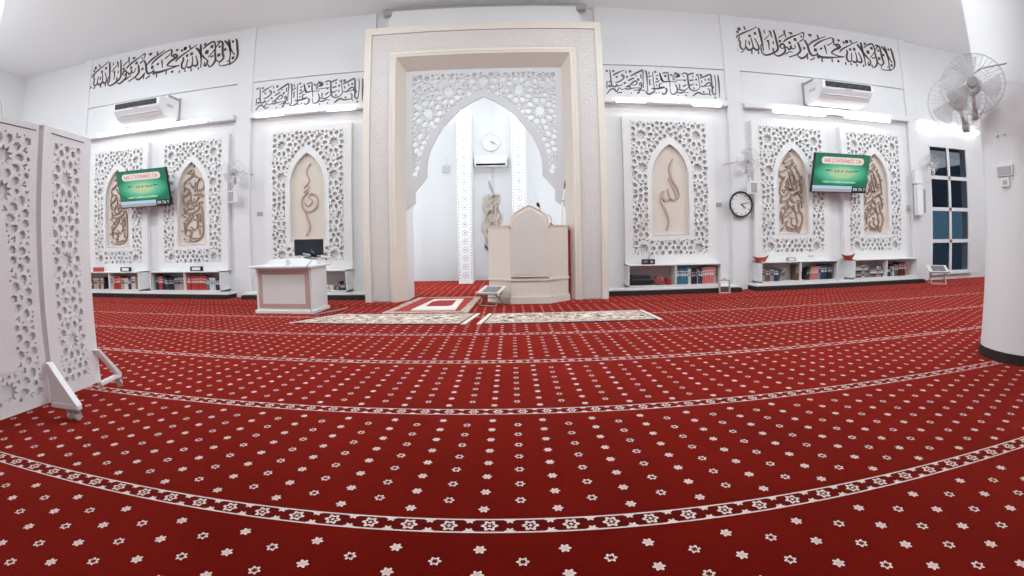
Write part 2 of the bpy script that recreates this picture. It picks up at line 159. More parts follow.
# ---------------------------------------------------------------- mesh helpers
class MB:
    def __init__(s): s.bm = bmesh.new(); s.mi = 0
    def _f(s, vs):
        try:
            f = s.bm.faces.new(vs); f.material_index = s.mi; return f
        except ValueError: return None
    def box(s, x0, x1, y0, y1, z0, z1, m=None, bev=0.0):
        t = bmesh.new()
        bmesh.ops.create_cube(t, size=1.0, matrix=Matrix.Translation(((x0+x1)/2, (y0+y1)/2, (z0+z1)/2)) @ Matrix.Diagonal((abs(x1-x0), abs(y1-y0), abs(z1-z0), 1)))
        if bev > 0: bmesh.ops.bevel(t, geom=t.edges[:], offset=bev, segments=2, affect='EDGES', profile=0.5)
        return s.add(t, m)
    def add(s, t, m=None):
        if m is not None: bmesh.ops.transform(t, matrix=m, verts=t.verts)
        mp = {v: s.bm.verts.new(v.co) for v in t.verts}
        for f in t.faces: s._f([mp[v] for v in f.verts])
        t.free(); return s
    def prism(s, pts, y0, y1, m=None):      # polygon in XZ, extruded along Y
        t = bmesh.new()
        a = [t.verts.new((x, y0, z)) for x, z in pts]
        b = [t.verts.new((x, y1, z)) for x, z in pts]
        t.faces.new(a); t.faces.new(b[::-1])
        for i in range(len(a)):
            j = (i+1) % len(a); t.faces.new((a[j], a[i], b[i], b[j]))
        bmesh.ops.recalc_face_normals(t, faces=t.faces)
        return s.add(t, m)
    def prismz(s, pts, z0, z1, m=None):     # polygon in XY, extruded along Z
        t = bmesh.new()
        a = [t.verts.new((x, y, z0)) for x, y in pts]
        b = [t.verts.new((x, y, z1)) for x, y in pts]
        t.faces.new(a[::-1]); t.faces.new(b)
        for i in range(len(a)):
            j = (i+1) % len(a); t.faces.new((a[i], a[j], b[j], b[i]))
        bmesh.ops.recalc_face_normals(t, faces=t.faces)
        return s.add(t, m)
    def tube(s, pts, r, n=8, m=None, closed=False):
        pts = [Vector(p) for p in pts]
        t = bmesh.new(); rings = []
        N = len(pts)
        up = Vector((0, 0, 1))
        for i, p in enumerate(pts):
            if closed: d = pts[(i+1) % N] - pts[i-1]
            else: d = pts[min(i+1, N-1)] - pts[max(i-1, 0)]
            if d.length < 1e-9: d = Vector((0, 0, 1))
            d.normalize()
            a = d.cross(up)
            if a.length < 0.05: a = d.cross(Vector((0, 1, 0)))
            a.normalize(); b = d.cross(a)
            rr = r[i] if isinstance(r, (list, tuple)) else r
            rings.append([t.verts.new(p + a*math.cos(2*math.pi*k/n)*rr + b*math.sin(2*math.pi*k/n)*rr) for k in range(n)])
        for i in range(N if closed else N-1):
            A, B = rings[i], rings[(i+1) % N]
            for k in range(n): t.faces.new((A[k], A[(k+1) % n], B[(k+1) % n], B[k]))
        if not closed: t.faces.new(rings[0][::-1]); t.faces.new(rings[-1])
        return s.add(t, m)
    def lathe(s, prof, n=32, m=None, cap=True):    # (r, z) profile around Z
        t = bmesh.new(); rings = []
        for r, z in prof:
            rings.append([t.verts.new((r*math.cos(2*math.pi*k/n), r*math.sin(2*math.pi*k/n), z)) for k in range(n)] if r > 1e-6 else [t.verts.new((0, 0, z))])
        for A, B in zip(rings, rings[1:]):
            for k in range(n):
                a0, a1 = A[k % len(A)], A[(k+1) % len(A)]; b0, b1 = B[k % len(B)], B[(k+1) % len(B)]
                vs = []
                for v in (a0, a1, b1, b0):
                    if v not in vs: vs.append(v)
                if len(vs) > 2: t.faces.new(vs)
        if cap:
            for R_ in (rings[0], rings[-1]):
                if len(R_) > 2: t.faces.new(R_)
        bmesh.ops.recalc_face_normals(t, faces=t.faces)
        return s.add(t, m)
    def ribbon(s, pts, w, y0, y1, m=None, taper=True):    # stroke in XZ, extruded along Y
        P = [Vector((x, z)) for x, z in pts]
        if len(P) == 2 and (P[1]-P[0]).length < w*.9:
            c_ = (P[0]+P[1])/2; P = [c_-Vector((w*.5, w*.12)), c_+Vector((w*.5, -w*.12))]
        if len(P) > 2:                         # smooth (Catmull-Rom)
            Q = []
            for i in range(len(P)-1):
                p0, p1, p2, p3 = P[max(i-1, 0)], P[i], P[i+1], P[min(i+2, len(P)-1)]
                for k in range(3):
                    t_ = k/3
                    Q.append(0.5*((2*p1)+(p2-p0)*t_+(2*p0-5*p1+4*p2-p3)*t_*t_+(3*p1-p0-3*p2+p3)*t_**3))
            Q.append(P[-1]); P = Q
        L = []; R_ = []
        n = len(P)
        for i, p in enumerate(P):
            d = P[min(i+1, n-1)] - P[max(i-1, 0)]
            if d.length < 1e-9: d = Vector((1, 0))
            d.normalize(); q = Vector((-d.y, d.x))
            f = i/(n-1)
            ww = w/2*((0.55+0.6*math.sin(math.pi*min(1, f*1.15+0.1))) if taper and n > 2 else 1.0)
            L.append(p+q*ww); R_.append(p-q*ww)
        t = bmesh.new()
        fa = [[t.verts.new((a.x, y, a.y)) for a in L] for y in (y0, y1)]
        fb = [[t.verts.new((a.x, y, a.y)) for a in R_] for y in (y0, y1)]
        for i in range(n-1):
            t.faces.new((fa[0][i], fa[0][i+1], fb[0][i+1], fb[0][i]))
            t.faces.new((fa[0][i+1], fa[0][i], fa[1][i], fa[1][i+1]))
            t.faces.new((fb[0][i], fb[0][i+1], fb[1][i+1], fb[1][i]))
        t.faces.new((fa[0][0], fb[0][0], fb[1][0], fa[1][0])); t.faces.new((fb[0][-1], fa[0][-1], fa[1][-1], fb[1][-1]))
        return s.add(t, m)
    def build(s, name, mats, parent=None, smooth=False):
        me = bpy.data.meshes.new(name)
        s.bm.to_mesh(me); s.bm.free()
        for m_ in (mats if isinstance(mats, (list, tuple)) else [mats]): me.materials.append(m_)
        if smooth:
            for p in me.polygons: p.use_smooth = True
            try: me.set_sharp_from_angle(angle=math.radians(35))
            except Exception: pass
        o = bpy.data.objects.new(name, me)
        COL.objects.link(o)
        if parent: o.parent = parent
        return o
def tag(o, label=None, cat=None, group=None, kind=None):
    if label: o['label'] = label
    if cat: o['category'] = cat
    if group: o['group'] = group
    if kind: o['kind'] = kind
    return o
def thing(name, label, cat, loc=(0, 0, 0), rz=0.0, group=None):
    o = bpy.data.objects.new(name, None)
    o.empty_display_size = 0.1
    COL.objects.link(o)
    o.location = loc; o.rotation_euler = (0, 0, rz)
    return tag(o, label, cat, group)
def struct(name, mb, m, parent=None, smooth=False):
    o = mb.build(name, m, parent, smooth)
    if parent is None: o['kind'] = 'structure'
    return o
def copy_tree(o, label=None, loc=None, rz=None):
    def rec(a, par):
        c = a.copy(); COL.objects.link(c)
        if par is not None:
            c.parent = par; c.matrix_parent_inverse = a.matrix_parent_inverse.copy()
        for ch in [k for k in bpy.data.objects if k.parent == a]: rec(ch, c)
        return c
    kids = rec(o, None)
    if label: kids['label'] = label
    if loc is not None: kids.location = loc
    if rz is not None: kids.rotation_euler = (0, 0, rz)
    return kids
def plate_mesh(name, outer, holes, thick):
    """flat plate with cut-outs; drawn in XY, standing in XZ after the turn; front face at y=0, body to y=+thick"""
    from mathutils.geometry import delaunay_2d_cdt
    vs, fs = [], []
    for poly in [outer]+holes:
        a = sum(poly[k-1][0]*poly[k][1]-poly[k][0]*poly[k-1][1] for k in range(len(poly)))
        pl = poly if a > 0 else poly[::-1]
        fs.append(list(range(len(vs), len(vs)+len(pl)))); vs += [Vector(p) for p in pl]
    ov, oe, of, iv, ie, idf = delaunay_2d_cdt(vs, [], fs, 1, 1e-6, True)
    bm = bmesh.new()
    fr = [bm.verts.new((v.x, 0, v.y)) for v in ov]; bk = [bm.verts.new((v.x, thick, v.y)) for v in ov]
    cnt = {}
    for f, ids in zip(of, idf):
        if list(ids) != [0]: continue
        bm.faces.new([fr[k] for k in f]); bm.faces.new([bk[k] for k in f[::-1]])
        for k in range(len(f)):
            e = (f[k-1], f[k]); cnt[e] = 1
    for (a, b) in cnt:
        if (b, a) not in cnt: bm.faces.new((fr[b], fr[a], bk[a], bk[b]))
    for v in [v for v in bm.verts if not v.link_faces]: bm.verts.remove(v)
    bmesh.ops.recalc_face_normals(bm, faces=bm.faces)
    me = bpy.data.meshes.new(name); bm.to_mesh(me); bm.free()
    return me
def mesh_obj(name, me, m, parent=None):
    me.materials.clear(); me.materials.append(m)
    o = bpy.data.objects.new(name, me); COL.objects.link(o)
    if parent: o.parent = parent
    return o
# cut-out pattern of ten-pointed stars, petals round them and small filler holes
def ngon(cx, cy, r, n, ph=0.0, sy=1.0):
    return [(cx+r*math.cos(ph+2*math.pi*k/n), cy+sy*r*math.sin(ph+2*math.pi*k/n)) for k in range(n)]
def star_poly(cx, cy, R1, R2, n=10, ph=math.pi/2):
    return [(cx+(R1 if k % 2 == 0 else R2)*math.cos(ph+math.pi*k/n), cy+(R1 if k % 2 == 0 else R2)*math.sin(ph+math.pi*k/n)) for k in range(2*n)]
def poly_gap(A, B):
    best = 9.0
    for P, Q in ((A, B), (B, A)):
        for px, py in P:
            for j in range(len(Q)):
                ax, ay = Q[j-1]; bx, by = Q[j]
                dx, dy = bx-ax, by-ay
                l = dx*dx+dy*dy
                t = 0 if l == 0 else max(0, min(1, ((px-ax)*dx+(py-ay)*dy)/l))
                d = (px-ax-t*dx)**2+(py-ay-t*dy)**2
                if d < best: best = d
    return math.sqrt(best)
def pt_in(x, z, P):
    c = False
    for i in range(len(P)):
        (xa, za), (xb, zb_) = P[i], P[i-1]
        if (za > z) != (zb_ > z) and x < (xb-xa)*(z-za)/(zb_-za)+xa: c = not c
    return c
def star_holes(stars, s, inside, bounds, web=0.03, fillmin=0.03, step=0.055):
    taken = []                               # (x, y, outer radius, inner radius, polygon)
    gap = web*s
    G = .5*s; grid = {}
    def near(x, y):
        i, j = int(x//G), int(y//G)
        return [t for a in (i-1, i, i+1) for b in (j-1, j, j+1) for t in grid.get((a, b), ())]
    def place(x, y, poly, rin):
        R = max(math.hypot(a-x, b-y) for a, b in poly)
        for a, b in poly:
            if not inside(a, b, 0.0): return False
        for (tx, ty, tR, tr, tp) in near(x, y):
            d = math.hypot(tx-x, ty-y)
            if d < tr+rin: return False
            if d > tR+R+gap: continue
            if pt_in(x, y, tp) or pt_in(tx, ty, poly) or poly_gap(poly, tp) < gap: return False
        taken.append((x, y, R, rin, poly)); grid.setdefault((int(x//G), int(y//G)), []).append(taken[-1])
        return True
    for x, y in stars:
        place(x, y, star_poly(x, y, 0.225*s, 0.13*s), 0.12*s)
    for x, y in stars:
        for k in range(10):
            a = math.pi/2+math.pi/10+k*math.pi/5
            px, py = x+0.355*s*math.cos(a), y+0.355*s*math.sin(a)
            c, d = math.cos(a), math.sin(a)
            pl = [(-.105, .0), (-.04, .07), (.04, .08), (.10, .035), (.10, -.035), (.04, -.08), (-.04, -.07)]
            place(px, py, [(px+s*(u*c-v*d), py+s*(u*d+v*c)) for u, v in pl], .07*s)
    for x, y in stars:
        for k in range(10):
            a = math.pi/2+k*math.pi/5
            for rr, q in ((0.33, 1.0), (0.33, .7), (0.50, 1.3), (0.50, .9)):
                px, py = x+rr*s*math.cos(a), y+rr*s*math.sin(a)
                c, d = math.cos(a), math.sin(a)
                pl = [(-.04, 0), (.035, .05), (.055, .027), (.004, 0), (.055, -.027), (.035, -.05)]
                place(px, py, [(px+s*q*(u*c-v*d), py+s*q*(u*d+v*c)) for u, v in pl], .012*s*q)
    x0, x1, y0, y1 = bounds
    rnd = random.Random(5)
    def y_shape(x, y, r, ph):
        P = []
        for k in range(3):
            a = ph+2*math.pi*k/3
            for da, rr in ((-.20, 1.0), (.20, 1.0), (math.pi/3, .24)): P.append((x+r*rr*math.cos(a+da), y+r*rr*math.sin(a+da)))
        return P
    def v_shape(x, y, r, ph):
        c, d = math.cos(ph), math.sin(ph)
        return [(x+r*(u*c-v*d), y+r*(u*d+v*c)) for u, v in ((-.6, 0), (.5, .95), (.85, .6), (.05, 0), (.85, -.6), (.5, -.95))]
    for kind, rad, rin in (('h', .085, .75), ('y', .095, .30), ('h', .062, .75), ('v', .06, .2), ('h', .042, .75), ('t', .03, .5)):
        if rad < fillmin: continue
        st_ = step*s*(.5 if kind in 'ht' else .8)
        y = y0+st_
        while y < y1:
            x = x0+st_
            while x < x1:
                if inside(x, y, rad*s*.6) and all((tx-x)**2+(ty-y)**2 > (tr+rad*s*rin)**2 for tx, ty, _, tr, _ in near(x, y)):
                    ph = rnd.randrange(10)*math.pi/5+math.pi/10
                    if kind == 'h': place(x, y, ngon(x, y, rad*s*1.05, 6 if rad > .06 else 5, ph), rad*s*.75)
                    elif kind == 't': place(x, y, ngon(x, y, rad*s*1.05, 3, ph), rad*s*.5)
                    elif kind == 'y': place(x, y, y_shape(x, y, rad*s, ph), rad*s*.25) or place(x, y, y_shape(x, y, rad*s, ph+math.pi/3), rad*s*.25)
                    else: place(x, y, v_shape(x, y, rad*s, ph), rad*s*.15) or place(x, y, v_shape(x, y, rad*s, ph+math.pi), rad*s*.15)
                x += st_
            y += st_
    return [t[4] for t in taken]
# ---------------------------------------------------------------- carpet (pattern woven in the floor's own material)
def carpet_material():
    m = bpy.data.materials.new('red_carpet'); m.use_nodes = True
    nt = m.node_tree; N = nt.nodes; L = nt.links
    bs = N['Principled BSDF']; bs.inputs['Roughness'].default_value = 1.0; bs.inputs['Specular IOR Level'].default_value = 0.0
    bs.inputs['Sheen Weight'].default_value = 0.6; bs.inputs['Sheen Roughness'].default_value = 0.45; bs.inputs['Sheen Tint'].default_value = (1.0, 0.12, 0.09, 1)
    tc = N.new('ShaderNodeTexCoord'); sx = N.new('ShaderNodeSeparateXYZ'); L.new(tc.outputs['Object'], sx.inputs[0])
    def M(op, a, b=None, c=None):
        n = N.new('ShaderNodeMath'); n.operation = op
        for i, v in enumerate((a, b, c)):
            if v is None: continue
            if isinstance(v, (int, float)): n.inputs[i].default_value = v
            else: L.new(v, n.inputs[i])
        return n.outputs[0]
    x, y = sx.outputs[0], sx.outputs[1]
    a_, b_ = 0.1527, 0.1344
    u = M('DIVIDE', M('SUBTRACT', x, 0.0224), a_)
    col = M('ROUND', u)
    du = M('MULTIPLY', M('SUBTRACT', u, col), a_)
    par = M('PINGPONG', col, 1.0)                       # 0 ring columns, 1 filled columns
    w = M('MULTIPLY', M('FRACT', M('ADD', M('DIVIDE', M('SUBTRACT', y, 1.537), 1.2), 40.0)), 1.2)
    v = M('SUBTRACT', M('DIVIDE', M('SUBTRACT', w, 0.1137), b_), M('MULTIPLY', M('SUBTRACT', 1.0, par), 0.5))
    row = M('MINIMUM', M('MAXIMUM', M('ROUND', v), 0.0), M('ADD', 6.0, par))
    dv = M('MULTIPLY', M('SUBTRACT', v, row), b_)
    def star(dx, dy, R0, amp=0.2, n=6, ph=0.0):
        r = M('SQRT', M('ADD', M('MULTIPLY', dx, dx), M('MULTIPLY', dy, dy)))
        th = M('ARCTAN2', dy, dx)
        k = M('ADD', 1.0, M('MULTIPLY', M('COSINE', M('ADD', M('MULTIPLY', th, n), ph)), amp))
        return M('DIVIDE', r, M('MULTIPLY', k, R0))     # <1 inside
    q = star(du, dv, 0.0195, 0.22, 6, 0.0)
    inside = M('LESS_THAN', q, 1.0)
    hole = M('MULTIPLY', M('LESS_THAN', q, 0.55), M('SUBTRACT', 1.0, par))
    dotw = M('SUBTRACT', inside, hole)
    dark = M('SUBTRACT', M('LESS_THAN', q, 1.35), inside)
    dark = M('MULTIPLY', dark, 0.55)
    # band of flowers between two lines
    wb = M('SUBTRACT', M('MULTIPLY', M('FRACT', M('ADD', M('DIVIDE', M('SUBTRACT', y, 1.537-0.6), 1.2), 40.0)), 1.2), 0.6)
    ab = M('ABSOLUTE', wb)
    lim = M('LESS_THAN', y, 7.0)
    inband = M('MULTIPLY', M('LESS_THAN', ab, 0.046), lim)
    line = M('MULTIPLY', inband, M('GREATER_THAN', ab, 0.0375))
    ub = M('DIVIDE', M('SUBTRACT', x, -2.636), 0.1584)
    dub = M('MULTIPLY', M('SUBTRACT', ub, M('ROUND', ub)), 0.1584)
    fl = star(dub, wb, 0.0285, 0.2, 6, 0.0)
    flw = M('MULTIPLY', M('LESS_THAN', fl, 1.0), M('SUBTRACT', 1.0, M('MULTIPLY', M('LESS_THAN', fl, 0.58), M('GREATER_THAN', fl, 0.25))))
    ub2 = M('SUBTRACT', ub, 0.5)
    du2 = M('MULTIPLY', M('SUBTRACT', ub2, M('ROUND', ub2)), 0.1584)
    hf = star(du2, M('SUBTRACT', ab, 0.036), 0.0175, 0.25, 6, 0.0)
    hfw = M('MULTIPLY', M('LESS_THAN', hf, 1.0), M('LESS_THAN', ab, 0.0375))
    white = M('MINIMUM', M('ADD', M('ADD', line, M('MULTIPLY', inband, M('ADD', flw, hfw))), M('MULTIPLY', dotw, M('SUBTRACT', 1.0, inband))), 1.0)
    bandline = M('MULTIPLY', lim, M('MULTIPLY', M('LESS_THAN', ab, 0.050), M('GREATER_THAN', ab, 0.046)))
    darkm = M('MINIMUM', M('ADD', M('ADD', M('MULTIPLY', inband, 0.55), M('MULTIPLY', bandline, 0.6)), dark), 1.0)
    nz = N.new('ShaderNodeTexNoise'); nz.inputs['Scale'].default_value = 1.6; nz.inputs['Detail'].default_value = 5; L.new(tc.outputs['Object'], nz.inputs['Vector'])
    nz2 = N.new('ShaderNodeTexNoise'); nz2.inputs['Scale'].default_value = 160; nz2.inputs['Detail'].default_value = 2; L.new(tc.outputs['Object'], nz2.inputs['Vector'])
    fac = M('ADD', M('MULTIPLY', nz.outputs['Fac'], 0.9), M('ADD', M('MULTIPLY', nz2.outputs['Fac'], 0.5), 0.3))
    def mix(f, A, B):
        n = N.new('ShaderNodeMix'); n.data_type = 'RGBA'; L.new(f, n.inputs[0])
        for i, v_ in ((6, A), (7, B)):
            if isinstance(v_, tuple): n.inputs[i].default_value = (*v_, 1)
            else: L.new(v_, n.inputs[i])
        return n.outputs[2]
    vm = N.new('ShaderNodeVectorMath'); vm.operation = 'SCALE'; vm.inputs[0].default_value = CARPET_RED; L.new(fac, vm.inputs['Scale'])
    c = mix(darkm, vm.outputs[0], (0.035, 0.003, 0.003))
    pink = mix(M('MULTIPLY', par, M('MULTIPLY', dotw, M('LESS_THAN', q, 0.6))), (0.64, 0.56, 0.52), (0.62, 0.42, 0.37))
    c = mix(white, c, pink)
    L.new(c, bs.inputs['Base Color'])
    bp = N.new('ShaderNodeBump'); bp.inputs['Strength'].default_value = 0.5; bp.inputs['Distance'].default_value = 0.004
    L.new(nz2.outputs['Fac'], bp.inputs['Height']); L.new(bp.outputs['Normal'], bs.inputs['Normal'])
    return m
CARPET_RED = (0.088, 0.0028, 0.0018)
CARPET = carpet_material()

# ---------------------------------------------------------------- room shell
XL, XR, YB, ZC = -13.57, 13.45, -5.0, 6.0
struct('floor', MB().box(XL-.3, XR+.3, YB-.3, 12.6, -0.2, 0), CARPET)
struct('ceiling', MB().box(XL-.3, XR+.3, YB-.3, YW+.3, ZC, ZC+.2), CEIL)
struct('wall_left', MB().box(XL-.3, XL, YB, YW, 0, ZC), WHITE)
struct('wall_right', MB().box(XR, XR+.3, YB, YW, 0, ZC), WHITE)
struct('wall_back', MB().box(XL, XR, YB-.3, YB, 0, ZC), WHITE)
OP = 1.56          # half width of the mihrab opening in the wall
wf = MB()
wx0, wx1, wz0, wz1 = 10.455, 11.94, 0.19, 3.366      # window opening
wf.box(XL, XC-OP, YW, YW+.22, 0, ZC)
wf.box(XC+OP, wx0, YW, YW+.22, 0, ZC)
wf.box(wx0, wx1, YW, YW+.22, 0, wz0)
wf.box(wx0, wx1, YW, YW+.22, wz1, ZC)
wf.box(wx1, XR, YW, YW+.22, 0, ZC)
wf.box(XC-OP, XC+OP, YW, YW+.22, 4.6, ZC)
struct('wall_front', wf, WHITE)
# mihrab room
mi = MB()
mi.box(XC-2.42, XC-2.27, YW+.22, 12.3, 0, 5.4)
mi.box(XC+2.27, XC+2.42, YW+.22, 12.3, 0, 5.4)
mi.box(XC-2.42, XC+2.42, 12.3, 12.45, 0, 5.4)
mi.box(XC-2.42, XC+2.42, YW+.22, 12.45, 5.4, 5.5)
struct('wall_mihrab', mi, WHITE)
# pilasters of the wall and the upper and middle bands
BAYS = [(-10.17, -5.50), (-5.12, -2.3), (2.3, 5.11), (5.47, 10.17)]
k = 1
for s_ in (-1, 1):
    for a, b in (((5.11, 5.47) if s_ > 0 else (5.12, 5.50)), (10.17, 10.42)):
        x0, x1 = sorted((XC+s_*a, XC+s_*b))
        struct('trim_%d' % k, MB().box(x0, x1, YW-.08, YW, 0, ZC, bev=0.006), WHITE); k += 1
for a, b in BAYS:
    x0, x1 = XC+a, XC+b
    struct('trim_%d' % k, MB().box(x0, x1, YW-.05, YW, 4.71, ZC), WHITE); k += 1           # upper wall field, shadow line at its foot
    mid = MB()
    mid.box(x0, x1, YW-.03, YW, 3.99, 4.69)
    struct('trim_%d' % k, mid, WHITE); k += 1
    rl = MB().box(x0+.02, x1-.02, YW-.16, YW, 3.86, 3.98, bev=0.008)
    struct('trim_%d' % k, rl, WHITE); k += 1
    lg = MB().box(x0, x1, YW-.38, YW, 0.085, 0.125, bev=0.006)
    struct('trim_%d' % k, lg, PANELW); k += 1
    struct('baseboard_%s' % ('left' if a < 0 else 'right'), MB().box(x0, x1, YW-.47, YW, 0, 0.084), SKIRT)  # dark kick board; its depth and tone also paint the shade under shelves
sg = MB()
for x, z, w_ in ((XL, 3.86, 0), (XR, 3.86, 0)): pass
struct('trim_%d' % k, MB().box(XL, XC-10.42, YW-.06, YW, 3.98, 4.03), WHITE); k += 1
struct('trim_%d' % k, MB().box(XC+10.42, XR, YW-.05, YW, 3.98, 4.03), WHITE); k += 1
# grey box added for the dark shade between portal header and ceiling
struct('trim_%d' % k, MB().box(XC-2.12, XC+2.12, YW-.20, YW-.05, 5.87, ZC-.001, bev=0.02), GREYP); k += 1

# round columns
def column(x, y, r):
    c = MB(); c.lathe([(r, 0), (r, ZC)], 64, Matrix.Translation((x, y, 0)), cap=False)
    o = struct('column', c, WHITE, smooth=True)
    b = MB(); b.lathe([(r+.004, 0), (r+.016, 0), (r+.016, .085), (r+.004, .09)], 64, Matrix.Translation((x, y, 0)), cap=False)
    bo = b.build('baseboard', SKIRT, o, smooth=True)
CX, CY, CR = 4.70, 2.72, 0.45
column(CX, CY, CR)
column(2*XC-CX, CY, CR)

# window with frame, mullions and night glass
GLASS = mat('night_glass', (0.012, 0.02, 0.03), 0.08, spec=0.6)
NIGHT = mat('night_outside_blue', (0.02, 0.055, 0.085), 0.6, var=0.3, bscale=3)
NIGHTL = mat('outside_roof_grey', (0.22, 0.21, 0.22), 0.6, var=0.2, bscale=12)
CLEAR = mat('window_glass', (0.42, 0.48, 0.55), 0.02, spec=0.2)
_p = CLEAR.node_tree.nodes['Principled BSDF']; _p.inputs['Transmission Weight'].default_value = 1.0; _p.inputs['IOR'].default_value = 1.12
fr = MB()
f_ = 0.05
fr.box(wx0, wx0+.03, YW-.01, YW+.06, wz0, wz1); fr.box(wx1-.03, wx1, YW-.01, YW+.06, wz0, wz1)
fr.box(wx0, wx1, YW-.01, YW+.06, wz1-.03, wz1); fr.box(wx0, wx1, YW-.01, YW+.06, wz0, wz0+.03)
fr.box(11.15, 11.235, YW, YW+.05, wz0, wz1)
rails = [2.564, 1.769, 0.967]
for z in rails: fr.box(wx0, wx1, YW, YW+.05, z-.045, z+.045)
win = struct('window_1', fr, FRAMEW)
zs = [wz1-.03, 2.609, 2.519, 1.814, 1.724, 1.012, 0.922, wz0+.03]
for i in range(4):
    for xa, xb in ((wx0+.03, 11.15), (11.235, wx1-.03)):
        MB().box(xa, xb, YW+.02, YW+.026, zs[2*i+1], zs[2*i]).build('pane', CLEAR, win)
MB().box(wx0-.05, wx1+.05, YW-.07, YW, wz0-.06, wz0-.01, bev=0.005).build('window_sill', FRAMEW, win)
# outside the window: blue yard wall and roof edge, dim light painted as glow
ow = MB(); ow.box(9.5, 15.5, 10.6, 10.8, 0.94, 1.95)
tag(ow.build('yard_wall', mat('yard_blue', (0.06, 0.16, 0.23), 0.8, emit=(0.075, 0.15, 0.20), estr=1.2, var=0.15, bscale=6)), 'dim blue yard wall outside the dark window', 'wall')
yw_ = [o_ for o_ in bpy.data.objects if o_.name == 'yard_wall'][0]
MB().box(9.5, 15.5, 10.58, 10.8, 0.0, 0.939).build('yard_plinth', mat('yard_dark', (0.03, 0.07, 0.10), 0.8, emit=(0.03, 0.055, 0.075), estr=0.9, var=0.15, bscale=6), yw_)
orf = MB(); orf.box(9.5, 15.5, 10.9, 13.0, 3.55, 3.75)
for i in range(12): orf.box(9.6+i*.5, 9.66+i*.5, 10.85, 13.0, 3.48, 3.55)
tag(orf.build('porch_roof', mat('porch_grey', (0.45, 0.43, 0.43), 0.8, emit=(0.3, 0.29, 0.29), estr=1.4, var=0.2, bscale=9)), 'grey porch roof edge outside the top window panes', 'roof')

# ---------------------------------------------------------------- portal of the mihrab
def U(o1, z1, o0, z0, zb=0.0):
    return [(-o1, zb), (-o1, z1), (o1, z1), (o1, zb), (o0, zb), (o0, z0), (-o0, z0), (-o0, zb)]
portal = thing('mihrab_portal', 'tall cream rectangular portal framing the bright prayer niche', 'portal', (XC, 7.97, 0))
MB().prism(U(2.255, 5.25, 2.13, 5.11), 0, .83).build('outer_moulding', CREAM, portal)
MB().prism(U(2.13, 5.11, 1.76, 4.72), .035, .83).build('patterned_band', STONE, portal)
b = MB(); b.prism(U(1.76, 4.72, 1.64, 4.62), 0, .83)
b.prism(U(1.735, 4.69, 1.70, 4.66), -.012, .0)
b.build('inner_moulding', CREAM, portal)
bv = bmesh.new()
def qd(*c): bv.faces.new([bv.verts.new(p) for p in c])
qd((-1.64, 0, 0), (-1.50, .28, 0), (-1.50, .28, 4.43), (-1.64, 0, 4.62))
qd((1.64, 0, 0), (1.64, 0, 4.62), (1.50, .28, 4.43), (1.50, .28, 0))
qd((-1.64, 0, 4.62), (-1.50, .28, 4.43), (1.50, .28, 4.43), (1.64, 0, 4.62))
m_ = MB(); m_.add(bv)
m_.build('bevel', CREAM, portal)
m_ = MB(); m_.prism(U(1.64, 4.62, 1.50, 4.43), .28, .83); m_.build('reveal', PANELW, portal)
# low relief on the band: rosettes in rows of strips
def relief(parent, w, h, s, name='relief', x=0.0, z=0.0, y=0.0, m=STONE, rot=False, seed=1):
    stars = []
    n = max(1, round(h/(1.3*s)))
    for i in range(n): stars.append((w/2, h*(i+.5)/n))
    ins = lambda a, b_, r: r < a < w-r and r < b_ < h-r
    hs = star_holes(stars, s, ins, (0, w, 0, h), web=0.03, fillmin=0.05, step=0.08)
    me = plate_mesh(name, [(0, 0), (w, 0), (w, h), (0, h)], hs, 0.011)
    o = mesh_obj(name, me, m, parent)
    if rot: o.rotation_euler = (0, -math.pi/2, 0)
    o.location = (x, y, z)
    return o
relief(portal, .33, 5.06, .24, x=-2.11, z=.02, y=.024)
relief(portal, .33, 5.06, .24, x=1.78, z=.02, y=.024)
relief(portal, .33, 3.52, .24, x=1.76, z=4.75, y=.024, rot=True)
hd = MB(); hd.prism([(-1.97, 5.20), (-1.97, 5.60), (-1.94, 5.70), (-1.89, 5.76), (-1.87, 5.86), (1.87, 5.86), (1.89, 5.76), (1.94, 5.70), (1.97, 5.60), (1.97, 5.20)], 0.50, .83)
hd.build('header', PANELW, portal)

# lattice arch screen hanging in the portal
ARCH = [(1.32, 1.83), (1.32, 2.05), (1.09, 2.32), (1.08, 2.62), (1.05, 2.76), (1.0, 2.89), (.90, 3.09), (.75, 3.30), (.60, 3.47), (.43, 3.63), (.22, 3.76), (0, 3.86)]
outer = [(-1.50, 4.50), (-1.56, 1.68)] + [(-x, z) for x, z in ARCH] + [(x, z) for x, z in ARCH[::-1][1:]] + [(1.56, 1.68), (1.50, 4.50)]
segs = [(Vector(ARCH[i]), Vector(ARCH[i+1])) for i in range(len(ARCH)-1)]
def arch_clear(x, z):
    p = Vector((abs(x), z)); best = 9
    for a, b in segs:
        t = max(0, min(1, (p-a).dot(b-a)/(b-a).length_squared))
        best = min(best, (p-(a+(b-a)*t)).length)
    return best
def ins_arch(x, z, r):
    ax = abs(x)
    if ax > 1.385-r or z > 4.355-r or z < 2.35: return False
    for i in range(len(ARCH)-1):
        (xa, za), (xb, zb_) = ARCH[i], ARCH[i+1]
        if za <= z <= zb_ and zb_ > za:
            if ax < xa+(xb-xa)*(z-za)/(zb_-za): return False
    return arch_clear(x, z) > .125+r*.9
st = []
for x, z in ((0, 4.19), (.68, 4.0), (1.07, 3.57), (1.30, 4.26), (1.29, 2.92)):
    st += [(x, z)] if x == 0 else [(x, z), (-x, z)]
hs = star_holes([p for p in st if abs(p[0]) < 1.36], .60, ins_arch, (-1.4, 1.4, 2.3, 4.4), web=0.022, fillmin=0.02, step=0.05)
me = plate_mesh('lattice_arch', outer, hs, .045)
